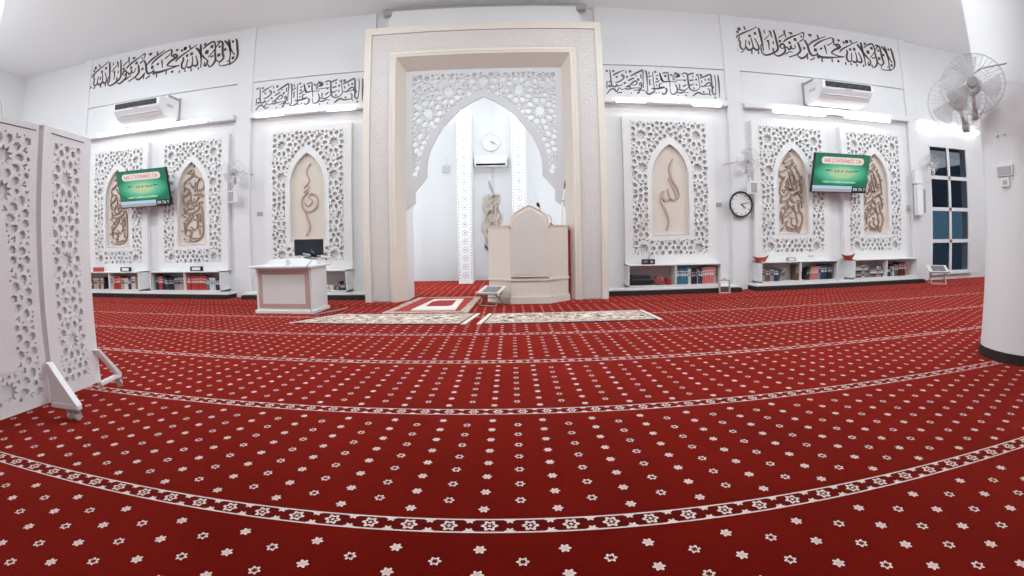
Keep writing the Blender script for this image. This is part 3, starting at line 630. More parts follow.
o = mesh_obj('lattice_arch', me, mat('lattice_shaded_white', (0.60, 0.595, 0.605), 0.55, var=0.01), portal)  # white lattice given a greyer tone, its backlit shade held in the colour
o.location = (0, .29, 0)
# ---------------------------------------------------------------- back of the mihrab
def rosette_pillar(x, label):
    t = thing('rosette_pilaster', label, 'pilaster', (x, 11.4, 0), group=None)
    MB().box(-.185, .185, .0216, .9, 0, 4.56).build('shaft', PANELW, t)
    hs = []
    n = 20
    for i in range(n):
        cz = .12+i*(4.40/n)+.10
        hs.append(ngon(0, cz, .024, 6))
        for q_ in range(10): hs.append(ngon(.068*math.cos(q_*math.pi/5), cz+.068*math.sin(q_*math.pi/5), .0145, 5))
        for q_ in (-1, 1):
            for dz in (-.075, 0, .075): hs.append(ngon(q_*.155, cz+dz, .018, 5))
            hs.append(ngon(q_*.105, cz+.105, .012, 4))
    me = plate_mesh('rosette_facing', [(-.185, 0), (.185, 0), (.185, 4.56), (-.185, 4.56)], hs, .02)
    mesh_obj('rosette_facing', me, PANELW, t)
    MB().box(-.18, .18, .0195, .0215, .01, 4.55).build('inlay', mat('rosette_grey', (.30, .29, .31), .7, var=.05), t)
    return t
rosette_pillar(XC-.715, 'white pilaster of pierced rosettes, left one inside the prayer niche')
rosette_pillar(XC+.715, 'white pilaster of pierced rosettes, right one inside the prayer niche')
# ---------------------------------------------------------------- lattice wall panels with pointed niches
NW = .395
def niche_outline(w=NW, z0=1.17, zs=2.37, z1=3.045, n=10):
    pts = [(-w, z0), (-w, zs)]
    hh = z1-zs; R = (hh*hh+w*w)/(2*w)
    for i in range(1, n):
        z = hh*math.sin(i/n*math.pi/2)
        pts.append((-(math.sqrt(R*R-z*z)-(R-w)), zs+z))
    pts.append((0, z1))
    return pts + [(-x, z) for x, z in pts[::-1][1:]]
NO = niche_outline()
NO2 = niche_outline(NW+.085, 1.085, 2.37, 3.19)
def in_poly(x, z, P):
    c = False; n = len(P)
    for i in range(n):
        (xa, za), (xb, zb_) = P[i], P[i-1]
        if (za > z) != (zb_ > z) and x < (xb-xa)*(z-za)/(zb_-za)+xa: c = not c
    return c
def dist_poly(x, z, P):
    p = Vector((x, z)); best = 9
    for i in range(len(P)):
        a, b = Vector(P[i-1]), Vector(P[i])
        t = max(0, min(1, (p-a).dot(b-a)/max(1e-9, (b-a).length_squared)))
        best = min(best, (p-(a+(b-a)*t)).length)
    return best
def ins_panel(x, z, r):
    if abs(x) > .832-r or z < .757+r or z > 3.518-r: return False
    if in_poly(x, z, NO2): return False
    return dist_poly(x, z, NO2) > r*1.0+.006
pst = [(s_*.60, z) for s_ in (-1, 1) for z in (3.23, 2.55, 2.066, 1.363, .895)]
PH = star_holes(pst, .55, ins_panel, (-.84, .84, .75, 3.52), web=0.028, fillmin=0.02, step=0.05)
FACE = plate_mesh('lattice_face', [(-.99, .58), (.99, .58), (.99, 3.62), (-.99, 3.62)], PH + [NO], .066)
FACE.materials.append(PANELW)
BACKM = None
def wall_panel(x, label, kind):
    t = thing('wall_panel', label, 'panel', (x, YW-.11, 0), group='carved lattice wall panels')
    t.scale = (.99, 1, .99); t.location.z = .011; t.location.x *= .99
    o = bpy.data.objects.new('lattice_face', FACE); COL.objects.link(o); o.parent = t
    MB().box(-.97, .97, .07, .11, .6, 3.6).build('backing', BACKING, t)
    f = MB(); f.box(-.99, .99, .066, .11, .58, .599); f.box(-.99, .99, .066, .11, 3.601, 3.62); f.box(-.99, -.971, .066, .11, .6, 3.6); f.box(.971, .99, .066, .11, .6, 3.6)
    f.build('edge_strip', PANELW, t)
    nb = MB(); nb.prism([(x_*1.03, z) for x_, z in NO], .0665, .0695); nb.build('niche_ground', CREAM2, t)
    # raised rim of the niche
    rim = MB(); rim.tube([(x_, -.004, z) for x_, z in NO], .011, 6, closed=True); rim.build('niche_rim', PANELW, t)
    L, m, zoff = {'allah': (ALLAH, GOLDP, 0), 'muhammad': (MUHAMMAD, GOLDP, 0), 'right': (DENSE_RIGHT, GOLDB, 0), 'left': (DENSE_LEFT, GOLDB, 0)}[kind]
    mb = MB()
    for w, p in L:
        mb.ribbon([(a*1.0, 1.17+b_) for a, b_ in p], w*(.8 if kind in ('allah', 'muhammad') else .82), .034, .0665)
    if kind in ('right', 'left'):
        rnd = random.Random(3 if kind == 'right' else 8)
        for _ in range(80):
            a = rnd.uniform(-.29, .29); z = 1.22+rnd.random()*1.75
            if abs(a) > .31-max(0, (z-2.3))*.42: continue
            an = rnd.uniform(0, 6.28); l = rnd.uniform(.025, .05)
            mb.ribbon([(a, z), (a+l*math.cos(an), z+l*math.sin(an)*1.3)], .024, .036, .0665)
    mb.build('calligraphy', m, t)
    return t
OFF = {1: 3.77, 2: 6.68, 3: 9.0}
wall_panel(XC-OFF[3]-.01, 'white lattice panel with bronze script, leftmost, half hidden by green screen', 'left')
wall_panel(XC-OFF[2]-.02, 'white lattice panel with bronze script, just right of the left green screen', 'left')
wall_panel(XC-OFF[1], 'white lattice panel with looping rose-gold script behind the lectern desk', 'muhammad')
wall_panel(XC+OFF[1], 'white lattice panel with single rose-gold word, right of the portal', 'allah')
wall_panel(XC+OFF[2]-.02, 'white lattice panel with bronze script, just left of the right green screen', 'right')
wall_panel(XC+OFF[3]+.02, 'white lattice panel with bronze script, rightmost, beside the dark window', 'right')

# ---------------------------------------------------------------- calligraphy bands on the wall
def band(name, strokes, x, y, z, m, label, th=.012, s=1.0, sx=1.0):
    mb = MB()
    for w, p in strokes: mb.ribbon([(a*sx, b_) for a, b_ in p], w*s*(.85 if len(p) > 2 else 1.1), 0, th)
    o = mb.build(name, m); o.location = (x, y-th, z)
    return tag(o, label, 'calligraphy')
band('calligraphy_band', SHAHADA, 5.0, YW-.05, 5.5, LETTER, 'long brown raised Arabic script high above the right air conditioner', s=1.0)
band('calligraphy_band', SHAHADA, -10.60, YW-.05, 5.57, LETTER, 'long brown raised Arabic script high above the left air conditioner', s=1.05, sx=1.012)
band('calligraphy_band', SALAWAT, 2.0, YW-.03, 4.3, LETTERG, 'dense grey raised Arabic script right of the portal', th=.008)
band('calligraphy_band', SALAWAT, -5.52, YW-.03, 4.28, LETTERG, 'dense grey raised Arabic script left of the portal', th=.008)

# ---------------------------------------------------------------- tube lamps on the rails
def lamp(x, z, ln, label, y=YW-.16, group=None):
    t = thing('tube_lamp', label, 'lamp', (x, y, z), group=group)
    MB().box(-ln/2-.02, ln/2+.02, -.035, 0, -.02, .03, bev=0.004).build('housing', ACW, t)
    mb = MB(); mb.tube([(-ln/2, -.085, -.005), (ln/2, -.085, -.005)], .048, 14); mb.build('tube', TUBE, t, smooth=True)
    return t
for x0, x1, z, lb in ((-9.95, -8.62, 3.90, 'white tube lamp on the rail above the leftmost lattice panel'), (-7.95, -6.66, 3.90, 'white tube lamp on the rail, second from left, under left air conditioner'),
    (-5.36, -4.72, 3.87, 'short tube lamp above desk side panel, left of its three'), (-4.54, -3.93, 3.945, 'short tube lamp above desk side panel, raised middle of its three'), (-3.71, -3.12, 3.87, 'short tube lamp above desk side panel, nearest the portal'),
    (2.16, 2.76, 3.88, 'short tube lamp right of portal, nearest the portal of its three'), (2.97, 3.57, 3.945, 'short tube lamp right of portal, raised middle of its three'), (3.78, 4.38, 3.85, 'short tube lamp right of portal, farthest of its three'),
    (5.66, 6.98, 3.80, 'white tube lamp on the rail under right air conditioner'), (7.58, 8.90, 3.80, 'white tube lamp on the rail above the rightmost lattice panel'),
    (-8.53, -7.98, 3.945, 'small pale lamp between the two left outer tube lamps'), (7.06, 7.52, 3.87, 'small pale lamp between the two right outer tube lamps')):
    lamp((x0+x1)/2, z, x1-x0, lb)
for x0, x1, z, lb in ((10.15, 10.80, 3.81, 'short tube lamp above dark window, left of its three'), (10.95, 11.60, 3.87, 'short tube lamp above dark window, raised middle of its three'), (11.76, 12.4, 3.82, 'short tube lamp above dark window, rightmost of its three')):
    lamp((x0+x1)/2, z, x1-x0, lb, y=YW)

# ---------------------------------------------------------------- shelves with books
def shelf(x, label, w=.98):
    t = thing('wall_shelf', label, 'shelf', (x, YW-.36, 0), group='low white wall shelves')
    b = MB(); z0, z1 = .15, .585
    b.box(-w, w, 0, .36, z1-.022, z1); b.box(-w, w, 0, .36, z0, z0+.022)
    b.box(-w, -w+.022, 0, .36, z0, z1); b.box(w-.022, w, 0, .36, z0, z1)
    b.build('carcass', PANELW, t)
    MB().box(-.011, .011, .01, .35, z0+.022, z1-.022).build('divider', PANELW, t)
    MB().box(-w+.022, w-.022, .345, .355, z0+.022, z1-.022).build('back_board', mat('shelf_back', (0.62, 0.59, 0.59), 0.6, var=0.03), t)
    MB().prismz([(-w-.03, .01), (w+.0, .01), (w-.05, .30), (-w+.02, .30)], z0-.03, z0-.001).build('under_tray', PANELW, t)
    return t
SH = {'l3': XC-OFF[3], 'l2': XC-OFF[2], 'l1': XC-OFF[1], 'r1': XC+OFF[1]-.04, 'r2': XC+OFF[2]-.08, 'r3': XC+OFF[3]+.03}
shelf(SH['l3'], 'white shelf of books under the leftmost lattice panel')
shelf(SH['l2'], 'white shelf of red and dark books, second from left')
shelf(SH['l1'], 'nearly empty white shelf behind the lectern desk')
shelf(SH['r1'], 'white shelf holding a dark bag, just right of the portal')
shelf(SH['r2'], 'white shelf with leaning dark books under the right green screen')
shelf(SH['r3'], 'white shelf of books beside the dark window')
BC = {}
def bmat(c):
    cols = {'black': (.015, .018, .025), 'navy': (.02, .045, .09), 'red': (.42, .03, .03), 'pink': (.60, .17, .15), 'maroon': (.10, .018, .018), 'grey': (.30, .30, .31), 'white': (.62, .60, .59), 'beige': (.48, .38, .31), 'brown': (.16, .08, .06), 'teal': (.05, .17, .25), 'cream': (.60, .52, .44)}
    return mat('book_'+c, cols[c], 0.5, var=0.12, bscale=60)
PAGES = mat('book_pages', (0.62, 0.58, 0.50), 0.8, var=0.04, bscale=100)
CW = {'navy': 'dark blue', 'teal': 'blue-green'}
def book(x, y, z, w, h, d, col, where, group, lean=0.0, flat=False):
    mb = MB(); c = min(.004, w*.15)
    sp = [(-w/2, 0), (w/2, 0), (w/2, h), (-w/2, h)]
    mb.box(-w/2, -w/2+c, 0, d, 0, h); mb.box(w/2-c, w/2, 0, d, 0, h)
    mb.prismz([(-w/2, c*2), (-w*.4, 0), (-w*.15, -c*1.5), (w*.15, -c*1.5), (w*.4, 0), (w/2, c*2)], 0, h)   # rounded spine
    mb.mi = 2; mb.box(-w*.46, w*.46, -c*1.8, 0, h*.74, h*.80); mb.box(-w*.40, w*.40, -c*1.8, 0, h*.5, h*.66); mb.mi = 1
    mb.box(-w/2+c, w/2-c, c*2, d-.006, .004, h-.004)
    tr = {'red': 'cream', 'pink': 'white', 'black': 'grey', 'navy': 'white', 'maroon': 'beige', 'teal': 'white', 'brown': 'beige', 'grey': 'black', 'white': 'grey', 'beige': 'brown', 'cream': 'brown'}[col]
    o = mb.build('book', [bmat(col), PAGES, bmat(tr)])
    if flat: o.rotation_euler = (0, math.pi/2, 0); o.location = (x-h/2, y, z+w/2)
    else:
        o.rotation_euler = (0, lean, 0)
        dz = abs(math.sin(lean))*w/2
        o.location = (x, y, z+dz)
    return tag(o, '%s book %s' % (CW.get(col, col), where), 'book', group)
Y0 = YW-.30
rnd = random.Random(11)
def row(xs, x1, spec, where, group, hbase=.27):
    """spec: list of (colour, count, height, thickness, lean)"""
    x = xs
    for c, n, hh, th, ln in spec:
        if c == 'gap': x += th; continue
        for i in range(n):
            w = th*rnd.uniform(.85, 1.1); h = hbase*hh*rnd.uniform(.97, 1.02)
            if x+w/2+abs(math.sin(ln))*h > x1: return
            extra = abs(math.sin(ln))*h if ln else 0
            xx = x+w/2+(0 if ln >= 0 else extra) + .002
            book(xx, Y0+rnd.uniform(0, .02), .173, w, h, .19, c, where+(', leaning' if abs(ln) > .1 else ', upright'), group, ln)
            x += w/max(.8, math.cos(ln))+.003
            last = extra
        if ln: x += .0 if ln < 0 else 0
W_ = .98-.03
s0 = SH['l3']
row(s0-W_+.0, s0-.02, [('grey', 3, .6, .03, 0), ('black', 3, .62, .03, 0), ('maroon', 3, .72, .05, 0), ('beige', 4, .95, .045, 0), ('brown', 2, .9, .035, 0), ('cream', 3, .95, .03, 0), ('black', 1, 1.05, .03, 0)], 'in left bay of the leftmost shelf', 'books in the left bay of the leftmost shelf')
row(s0+.02, s0+W_, [('cream', 2, 1.1, .04, 0), ('red', 4, 1.15, .06, 0), ('beige', 3, 1.0, .035, 0), ('white', 3, .95, .045, 0), ('navy', 2, 1.05, .05, 0), ('cream', 3, 1.1, .04, 0)], 'in right bay of the leftmost shelf', 'books in the right bay of the leftmost shelf')
s0 = SH['l2']
row(s0-W_+.08, s0-.02, [('black', 1, 1.25, .06, 0), ('red', 3, 1.15, .045, 0), ('black', 2, 1.15, .04, 0), ('navy', 1, 1.0, .04, 0), ('black', 4, 1.0, .055, 0), ('grey', 3, 1.0, .05, 0), ('beige', 3, 1.0, .03, 0)], 'in left bay of second shelf from left', 'books in the left bay of the second shelf')
row(s0+.03, s0+W_-.02, [('red', 9, 1.15, .055, 0), ('teal', 2, .95, .04, 0), ('white', 3, 1.0, .045, 0), ('navy', 3, .95, .045, 0)], 'in right bay of second shelf from left', 'books in the right bay of the second shelf')
s0 = SH['l1']
row(s0+.74, s0+W_, [('grey', 1, .6, .03, 0), ('maroon', 1, .65, .03, 0), ('navy', 2, .45, .05, 0)], 'on the shelf behind the desk', 'books on the shelf behind the desk')
for i in range(3): book(s0+.46, Y0+.02, .173+i*.031, .03, .40, .18, 'white', 'lying flat behind the desk', 'flat books behind the desk', flat=True)
s0 = SH['r1']
row(s0+.03, s0+W_, [('teal', 7, 1.22, .033, 0), ('white', 2, 1.15, .03, 0), ('black', 3, 1.15, .04, 0), ('grey', 1, 1.15, .03, 0), ('navy', 2, 1.15, .04, 0), ('pink', 7, 1.25, .036, 0), ('cream', 1, 1.2, .03, 0)], 'on shelf right of the portal', 'books on the shelf right of the portal')
s0 = SH['r2']
row(s0-W_+.01, s0-.02, [('grey', 2, 1.0, .04, 0), ('brown', 3, 1.0, .04, 0), ('grey', 2, .95, .04, 0), ('navy', 3, 1.0, .035, 0), ('gap', 0, 0, .02, 0), ('grey', 2, .9, .035, .42), ('gap', 0, 0, .34, 0), ('brown', 2, 1.2, .03, 0), ('maroon', 1, 1.25, .04, 0)], 'in left bay under right screen', 'books in the left bay under the right screen')
row(s0+.03, s0+W_, [('gap', 0, 0, .12, 0), ('black', 2, .95, .03, .3), ('gap', 0, 0, .03, 0), ('brown', 1, 1.0, .03, .12), ('pink', 5, 1.02, .037, .12), ('grey', 2, 1.05, .035, .11), ('navy', 3, 1.15, .045, 0.06), ('black', 4, 1.18, .045, 0)], 'in right bay under right screen', 'books in the right bay under the right screen')
s0 = SH['r3']
x_ = s0-W_+.02
for j, (n, hw) in enumerate(((7, .40), (6, .40))):
    cs = ['navy', 'grey', 'brown', 'black', 'white', 'grey', 'brown']
    for i in range(n): book(x_+hw/2+.01, Y0+.01, .173+i*.041, .04, hw*rnd.uniform(.93, 1), .2, cs[(i+j*2) % 7], 'in %s flat pile, shelf beside window' % ('left' if j == 0 else 'right'), 'flat piles on the shelf beside the window', flat=True)
    x_ += hw+.05
row(s0+.03, s0+W_, [('navy', 3, .8, .035, -.25), ('grey', 2, .85, .035, -.2), ('white', 1, .8, .03, -.1), ('brown', 4, 1.0, .035, -.12), ('black', 1, 1.15, .04, 0), ('maroon', 4, 1.18, .04, 0), ('red', 1, 1.2, .04, 0)], 'in right bay beside the window', 'books in the right bay beside the window')
# bag and cloth on the shelf right of the portal
s0 = SH['r1']
bg = thing('folded_bag', 'black folded bag lying in the shelf right of the portal', 'bag', (s0-.69, YW-.20, .172))
b = MB(); b.box(-.235, .235, -.11, .11, 0, .155, bev=.03); b.build('body', BLACK, bg, smooth=True)
b = MB(); b.box(-.20, .18, -.10, .10, .156, .195, bev=.015); b.build('flap', mat('dark_cloth', (.03, .03, .04), .8, bump=.3, var=.1), bg, smooth=True)
def heap(name, x, w, h, m, label, seed):
    r_ = random.Random(seed)
    bm = bmesh.new(); bmesh.ops.create_icosphere(bm, subdivisions=4, radius=1)
    for v in bm.verts:
        n = v.co.copy()
        f = 1+.12*math.sin(7*n.x+seed)*math.cos(5*n.y)+.08*math.sin(13*n.x+9*n.z+seed)
        v.co = Vector((n.x*w/2*f, n.y*.13*f, max(0, (n.z+.25))*h/1.25*f))
    m_b = MB(); m_b.add(bm); o = m_b.build(name, m, smooth=True); o.location = (x, YW-.19, .173)
    return tag(o, label, 'cloth')
heap('folded_cloth', s0-.33, .27, .17, mat('patterned_shawl', (.25, .07, .06), .9, bump=.5, bscale=30, var=.5), 'patterned dark red shawl beside the black bag', 1)
heap('folded_cloth', s0-.12, .13, .13, REDC, 'plain red cloth next to the shelf divider', 2)
# things standing on the shelves
def tray(x, z, label, w=.36):
    t = thing('red_dish', label, 'dish', (x, YW-.22, z), group='red boat dishes on the shelves')
    bm = bmesh.new()
    rings = []
    for f, zz in ((.62, 0), (.8, .035), (1.0, .085), (.95, .085), (.76, .04), (.58, .012)):
        rings.append([bm.verts.new((math.copysign(abs(math.cos(a))**.8, math.cos(a))*w/2*f, math.sin(a)*.075*f, zz+(.03*abs(math.cos(a))**4 if zz > .03 else 0))) for a in [2*math.pi*k_/24 for k_ in range(24)]])
    for A, B in zip(rings, rings[1:]):
        for k_ in range(24): bm.faces.new((A[k_], A[(k_+1) % 24], B[(k_+1) % 24], B[k_]))
    bm.faces.new(rings[0][::-1]); bm.faces.new(rings[-1])
    mb = MB(); mb.add(bm); mb.build('bowl', mat('red_glaze', (.42, .05, .03), .35, var=.08), t, smooth=True)
    mb = MB(); mb.tube([(w/2*.82, 0, .09), (w/2*.95, 0, .125), (w/2*1.05, 0, .12)], .008, 6); mb.build('handle', mat('dark_red_glaze', (.15, .03, .02), .4), t)
    return t
tray(5.21, .586, 'red boat-shaped dish left on the shelf under the right screen')
tray(7.50, .586, 'red boat-shaped dish on the shelf beside the window')
def card(x, label, w=.34, h=.10):
    t = thing('name_card', label, 'card', (x, YW-.26, .586))
    mb = MB(); mb.box(-w/2, w/2, 0, .03, 0, h, bev=.003); mb.build('holder', BLACK, t)
    MB().box(-w/2+.06, w/2-.06, -.004, 0, .022, h-.02).build('paper', ACW, t)
    return t
card(-9.0, 'black framed white card on the leftmost shelf')
card(-6.88, 'black framed white card on second shelf from left')
rb = thing('red_box', 'small red box at the left end of leftmost shelf', 'box', (-9.93, YW-.25, .586))
MB().box(-.14, .14, -.05, .05, 0, .09, bev=.006).build('body', mat('red_card', (.45, .05, .04), .5, var=.1), rb); MB().box(-.145, .145, -.054, .054, .09, .108, bev=.004).build('lid', mat('red_lid', (.5, .12, .1), .5), rb)
cr = thing('clock_radio', 'small black clock radio on the shelf right of the portal', 'radio', (2.72, YW-.26, .586))
MB().box(-.13, .13, 0, .08, 0, .10, bev=.008).build('body', BLACK, cr)
MB().box(-.11, -.02, -.003, 0, .03, .075).build('display', mat('radio_display', (.25, .10, .09), .3), cr)
mb = MB(); mb.lathe([(0, 0), (.03, 0), (.03, .006), (0, .008)], 16, Matrix.Translation((.06, 0, .05)) @ Matrix.Rotation(math.pi/2, 4, 'X')); mb.build('dial', GREYM, cr)
mb = MB(); mb.tube([(.0, .05, .10), (.05, .05, .19), (.08, .05, .22)], [.014, .01, .014], 8); mb.build('antenna', GREYP, cr)
gb = thing('desk_calendar', 'grey tent card on the shelf under the right screen', 'card', (5.95, YW-.26, .586))
mb = MB(); mb.prism([(-.12, 0), (.12, 0), (.09, .075), (-.09, .075)], 0, .06); mb.build('body', GREYM, gb); MB().box(-.07, .07, -.003, 0, .015, .055).build('face', ACW, gb)
ws = thing('paper_stand', 'tiny white paper stand on the shelf under right screen', 'stand', (6.46, YW-.26, .586))
mb = MB(); mb.box(-.06, .06, 0, .06, 0, .008); mb.tube([(-.02, .03, .008), (-.02, .03, .10)], .006, 6); mb.build('base', ACW, ws); MB().box(-.07, .08, .02, .028, .07, .11).build('paper', mat('paper_grey', (.55, .54, .54), .7), ws)

# ---------------------------------------------------------------- air conditioners
def aircon(x, label):
    t = thing('air_conditioner', label, 'air conditioner', (x, YW-.05, 4.0))
    w = .70
    prof = [(0, .08), (0, .50), (-.60, .44), (-.68, .40), (-.68, .24), (-.52, .06), (-.30, .0), (-.08, 0)]
    bm = bmesh.new()
    a = [bm.verts.new((-w, y, z)) for y, z in prof]; b = [bm.verts.new((w, y, z)) for y, z in prof]
    bm.faces.new(a); bm.faces.new(b[::-1])
    for i in range(len(a)): bm.faces.new((a[i], b[i], b[(i+1) % len(a)], a[(i+1) % len(a)]))
    bmesh.ops.recalc_face_normals(bm, faces=bm.faces)
    bmesh.ops.bevel(bm, geom=bm.edges[:], offset=.012, segments=2, affect='EDGES')
    mb = MB(); mb.add(bm); mb.build('casing', ACW, t)
    MB().box(-.62, .62, -.70, -.679, .27, .385).build('intake_grille', DARK, t)
    mb = MB()
    for i in range(4): mb.box(-.62, .62, -.704, -.70, .285+i*.028, .288+i*.028)
    mb.build('louvre', GREYM, t)
    mb = MB(); mb.prism([(-.6, 0), (.6, 0), (.6, .09), (-.6, .09)], 0, .01, Matrix.Translation((0, -.60, .13)) @ Matrix.Rotation(-.7, 4, 'X')); mb.build('outlet_flap', ACW, t)
    s_ = 1 if x < 0 else -1
    mb = MB(); mb.box(s_*w, s_*(w+.012), -.03, .05, .03, .56); mb.box(s_*w, s_*(w+.012), -.40, -.03, .48, .53); mb.build('bracket', GREYM, t)
    MB().box(s_*(w+.001), s_*(w+.012), -.42, -.22, .26, .32).build('badge', mat('grip_grey', (.55, .55, .56), .4), t)
    MB().box(-.09, .09, -.69, -.682, .235, .252).build('logo_strip', GREYM, t)
    return t
aircon(-8.27, 'white under-ceiling air conditioner above left green screen')
aircon(7.30, 'white under-ceiling air conditioner above right green screen')

# ---------------------------------------------------------------- green notice screens
def screen_tv(x, y, label):
    t = thing('television', label, 'television', (x, y, 2.45))
    tl = math.radians(15)
    R_ = Matrix.Rotation(tl, 4, 'X')
    def put(mb, n, m): o = mb.build(n, m, t); o.matrix_local = R_; return o
    put(MB().box(-.75, .75, 0, .06, -.42, .42, bev=.006), 'casing', BLACK)
    def em(n, c, e=.9): return mat(n, tuple(v*.3 for v in c), .3, emit=c, estr=e)
    G = bpy.data.materials.new('screen_green'); G.use_nodes = True
    nt = G.node_tree; b = nt.nodes['Principled BSDF']; b.inputs['Roughness'].default_value = .25; b.inputs['Base Color'].default_value = (.01, .05, .03, 1)
    tc = nt.nodes.new('ShaderNodeTexCoord'); mp = nt.nodes.new('ShaderNodeMapping'); mp.inputs['Scale'].default_value = (1.15, 1, 3.3); mp.inputs['Location'].default_value = (0, 0, -.03)
    gr = nt.nodes.new('ShaderNodeTexGradient'); gr.gradient_type = 'SPHERICAL'
    rp = nt.nodes.new('ShaderNodeValToRGB'); e = rp.color_ramp.elements
    e[0].position = 0.0; e[0].color = (.01, .17, .085, 1); e[1].position = 1.0; e[1].color = (.62, .75, .42, 1)
    for p_, c_ in ((.12, (.012, .19, .09, 1)), (.3, (.05, .42, .25, 1)), (.55, (.20, .62, .38, 1)), (.68, (.50, .70, .40, 1))):
        n_ = e.new(p_); n_.color = c_
    nt.links.new(tc.outputs['Object'], mp.inputs[0]); nt.links.new(mp.outputs[0], gr.inputs[0]); nt.links.new(gr.outputs[1], rp.inputs[0]); nt.links.new(rp.outputs[0], b.inputs['Emission Color']); b.inputs['Emission Strength'].default_value = .85
    put(MB().box(-.738, .738, -.004, 0, -.27, .405), 'picture', G)
    put(MB().box(-.735, .33, -.006, 0, -.40, -.27), 'news_bar', em('bar_blue', (.42, .56, .70)))
    put(MB().box(-.735, .33, -.007, 0, -.40, -.335), 'news_bar', em('bar_grey', (.35, .36, .38)))
    put(MB().box(.33, .738, -.006, 0, -.40, -.27), 'clock_bar', em('bar_dark', (.015, .03, .035)))
    mb = MB(); r_ = .075
    pts = [(-.50+r_*math.cos(a), .27+r_*math.sin(a)) for a in [math.pi/2+math.pi*k_/10 for k_ in range(11)]]+[(.50+r_*math.cos(a), .27+r_*math.sin(a)) for a in [-math.pi/2+math.pi*k_/10 for k_ in range(11)]]
    mb.prism(pts, -.008, -.004); put(mb, 'title_plate', em('plate_white', (.72, .64, .60)))
    def words(seed, x0, x1, z0, h, th, y=-.011):
        r = random.Random(seed); mb = MB(); x = x0
        while x < x1-.03:
            k_ = r.randrange(5); w = h*.62
            if r.random() < .14: x += h*.6; continue
            if k_ == 0: pp = [[(0, 0), (0, 1)], [(0, 1), (.9, 1)], [(0, 0), (.9, 0)]]
            elif k_ == 1: pp = [[(0, 0), (.5, 1)], [(.5, 1), (1, 0)], [(.2, .4), (.8, .4)]]
            elif k_ == 2: pp = [[(0, 0), (0, 1)], [(0, 1), (1, 0)], [(1, 0), (1, 1)]]
            elif k_ == 3: pp = [[(0, 1), (1, 1)], [(.5, 1), (.5, 0)]]
            else: pp = [[(0, 0), (0, 1)], [(0, .5), (1, 1)], [(0, .5), (1, 0)]]
            for p_ in pp: mb.ribbon([(x+a*w, z0+b_*h) for a, b_ in p_], th, y, y+.003, taper=False)
            x += w+h*.25
        return mb
    put(words(3, -.50, .50, .235, .07, .014), 'title_lettering', em('plate_red', (.62, .20, .17)))
    mb = MB()
    for a, b_ in ((-.45, -.28), (.33, .47)): mb.ribbon([(a, .05), ((a+b_)/2, .065), (b_, .05)], .022, -.009, -.005)
    for a in (-.20, -.12, -.02, .10, .18, .25): mb.ribbon([(a, .02), (a+.03, .06), (a+.05, .03)], .016, -.009, -.005)
    put(mb, 'verse', em('verse_dark', (.03, .10, .05)))
    put(words(9, -.50, .42, -.205, .03, .008), 'footer_lettering', em('footer_white', (.55, .72, .60)))
    put(words(5, .38, .70, -.365, .06, .012), 'clock_digits', em('digits_white', (.6, .65, .65)))
    MB().box(-.25, .25, .09, .20, -.12, .12, bev=.01).build('wall_mount', GREYM, t)
    mb = MB(); mb.tube([(0, .18, 0), (0, YW-.02-y, .0)], .03, 10); mb.box(-.15, .15, YW-.05-y, YW-.0-y, -.15, .15); mb.build('bracket', GREYM, t)
    return t
screen_tv(-8.175, 8.31, 'television showing green notice, hung before the left lattice panels')
screen_tv(7.13, 8.31, 'television showing green notice, hung before the right lattice panels')
# ---------------------------------------------------------------- clocks
def clock(loc, r, label, rimm, hands, dark=True):
    t = thing('wall_clock', label, 'clock', loc)
    RX = Matrix.Rotation(math.pi/2, 4, 'X')       # lathe axis to -Y
    mb = MB(); mb.lathe([(r*.86, 0), (r, 0), (r, .02), (r*.95, .035), (r*.87, .03), (r*.86, .012)], 48, RX, cap=False); mb.build('rim', rimm, t, smooth=True)
    mb = MB(); mb.lathe([(0, .012), (r*.88, .012), (r*.88, 0), (0, 0)], 48, RX, cap=False); mb.build('face', CLOCKF, t)
    mb = MB()
    for k_ in range(12):
        a = k_*math.pi/6
        mb.ribbon([(r*.70*math.sin(a), r*.70*math.cos(a)), (r*.80*math.sin(a), r*.80*math.cos(a))], r*.055, -.015, -.012, taper=False)
    mb.build('hour_marks', GREYM if not dark else BLACK, t)
    for (an, l, w) in hands:
        a = math.radians(an)
        mb = MB(); mb.ribbon([(-.1*l*math.sin(a), -.1*l*math.cos(a)), (l*math.sin(a), l*math.cos(a))], w, -.020, -.016, taper=False); mb.build('hand', BLACK if dark else GREYM, t)
    return t
clock((4.80, YW-.14, 1.785), .275, 'round black-rimmed wall clock on the pilaster right of the portal', BLACK, [(130, .13, .02), (78, .19, .012)])
clock((-.515, 12.28, 3.88), .26, 'round white clock high on the prayer niche wall', ACW, [(115, .13, .03), (118, .20, .014)], dark=False)

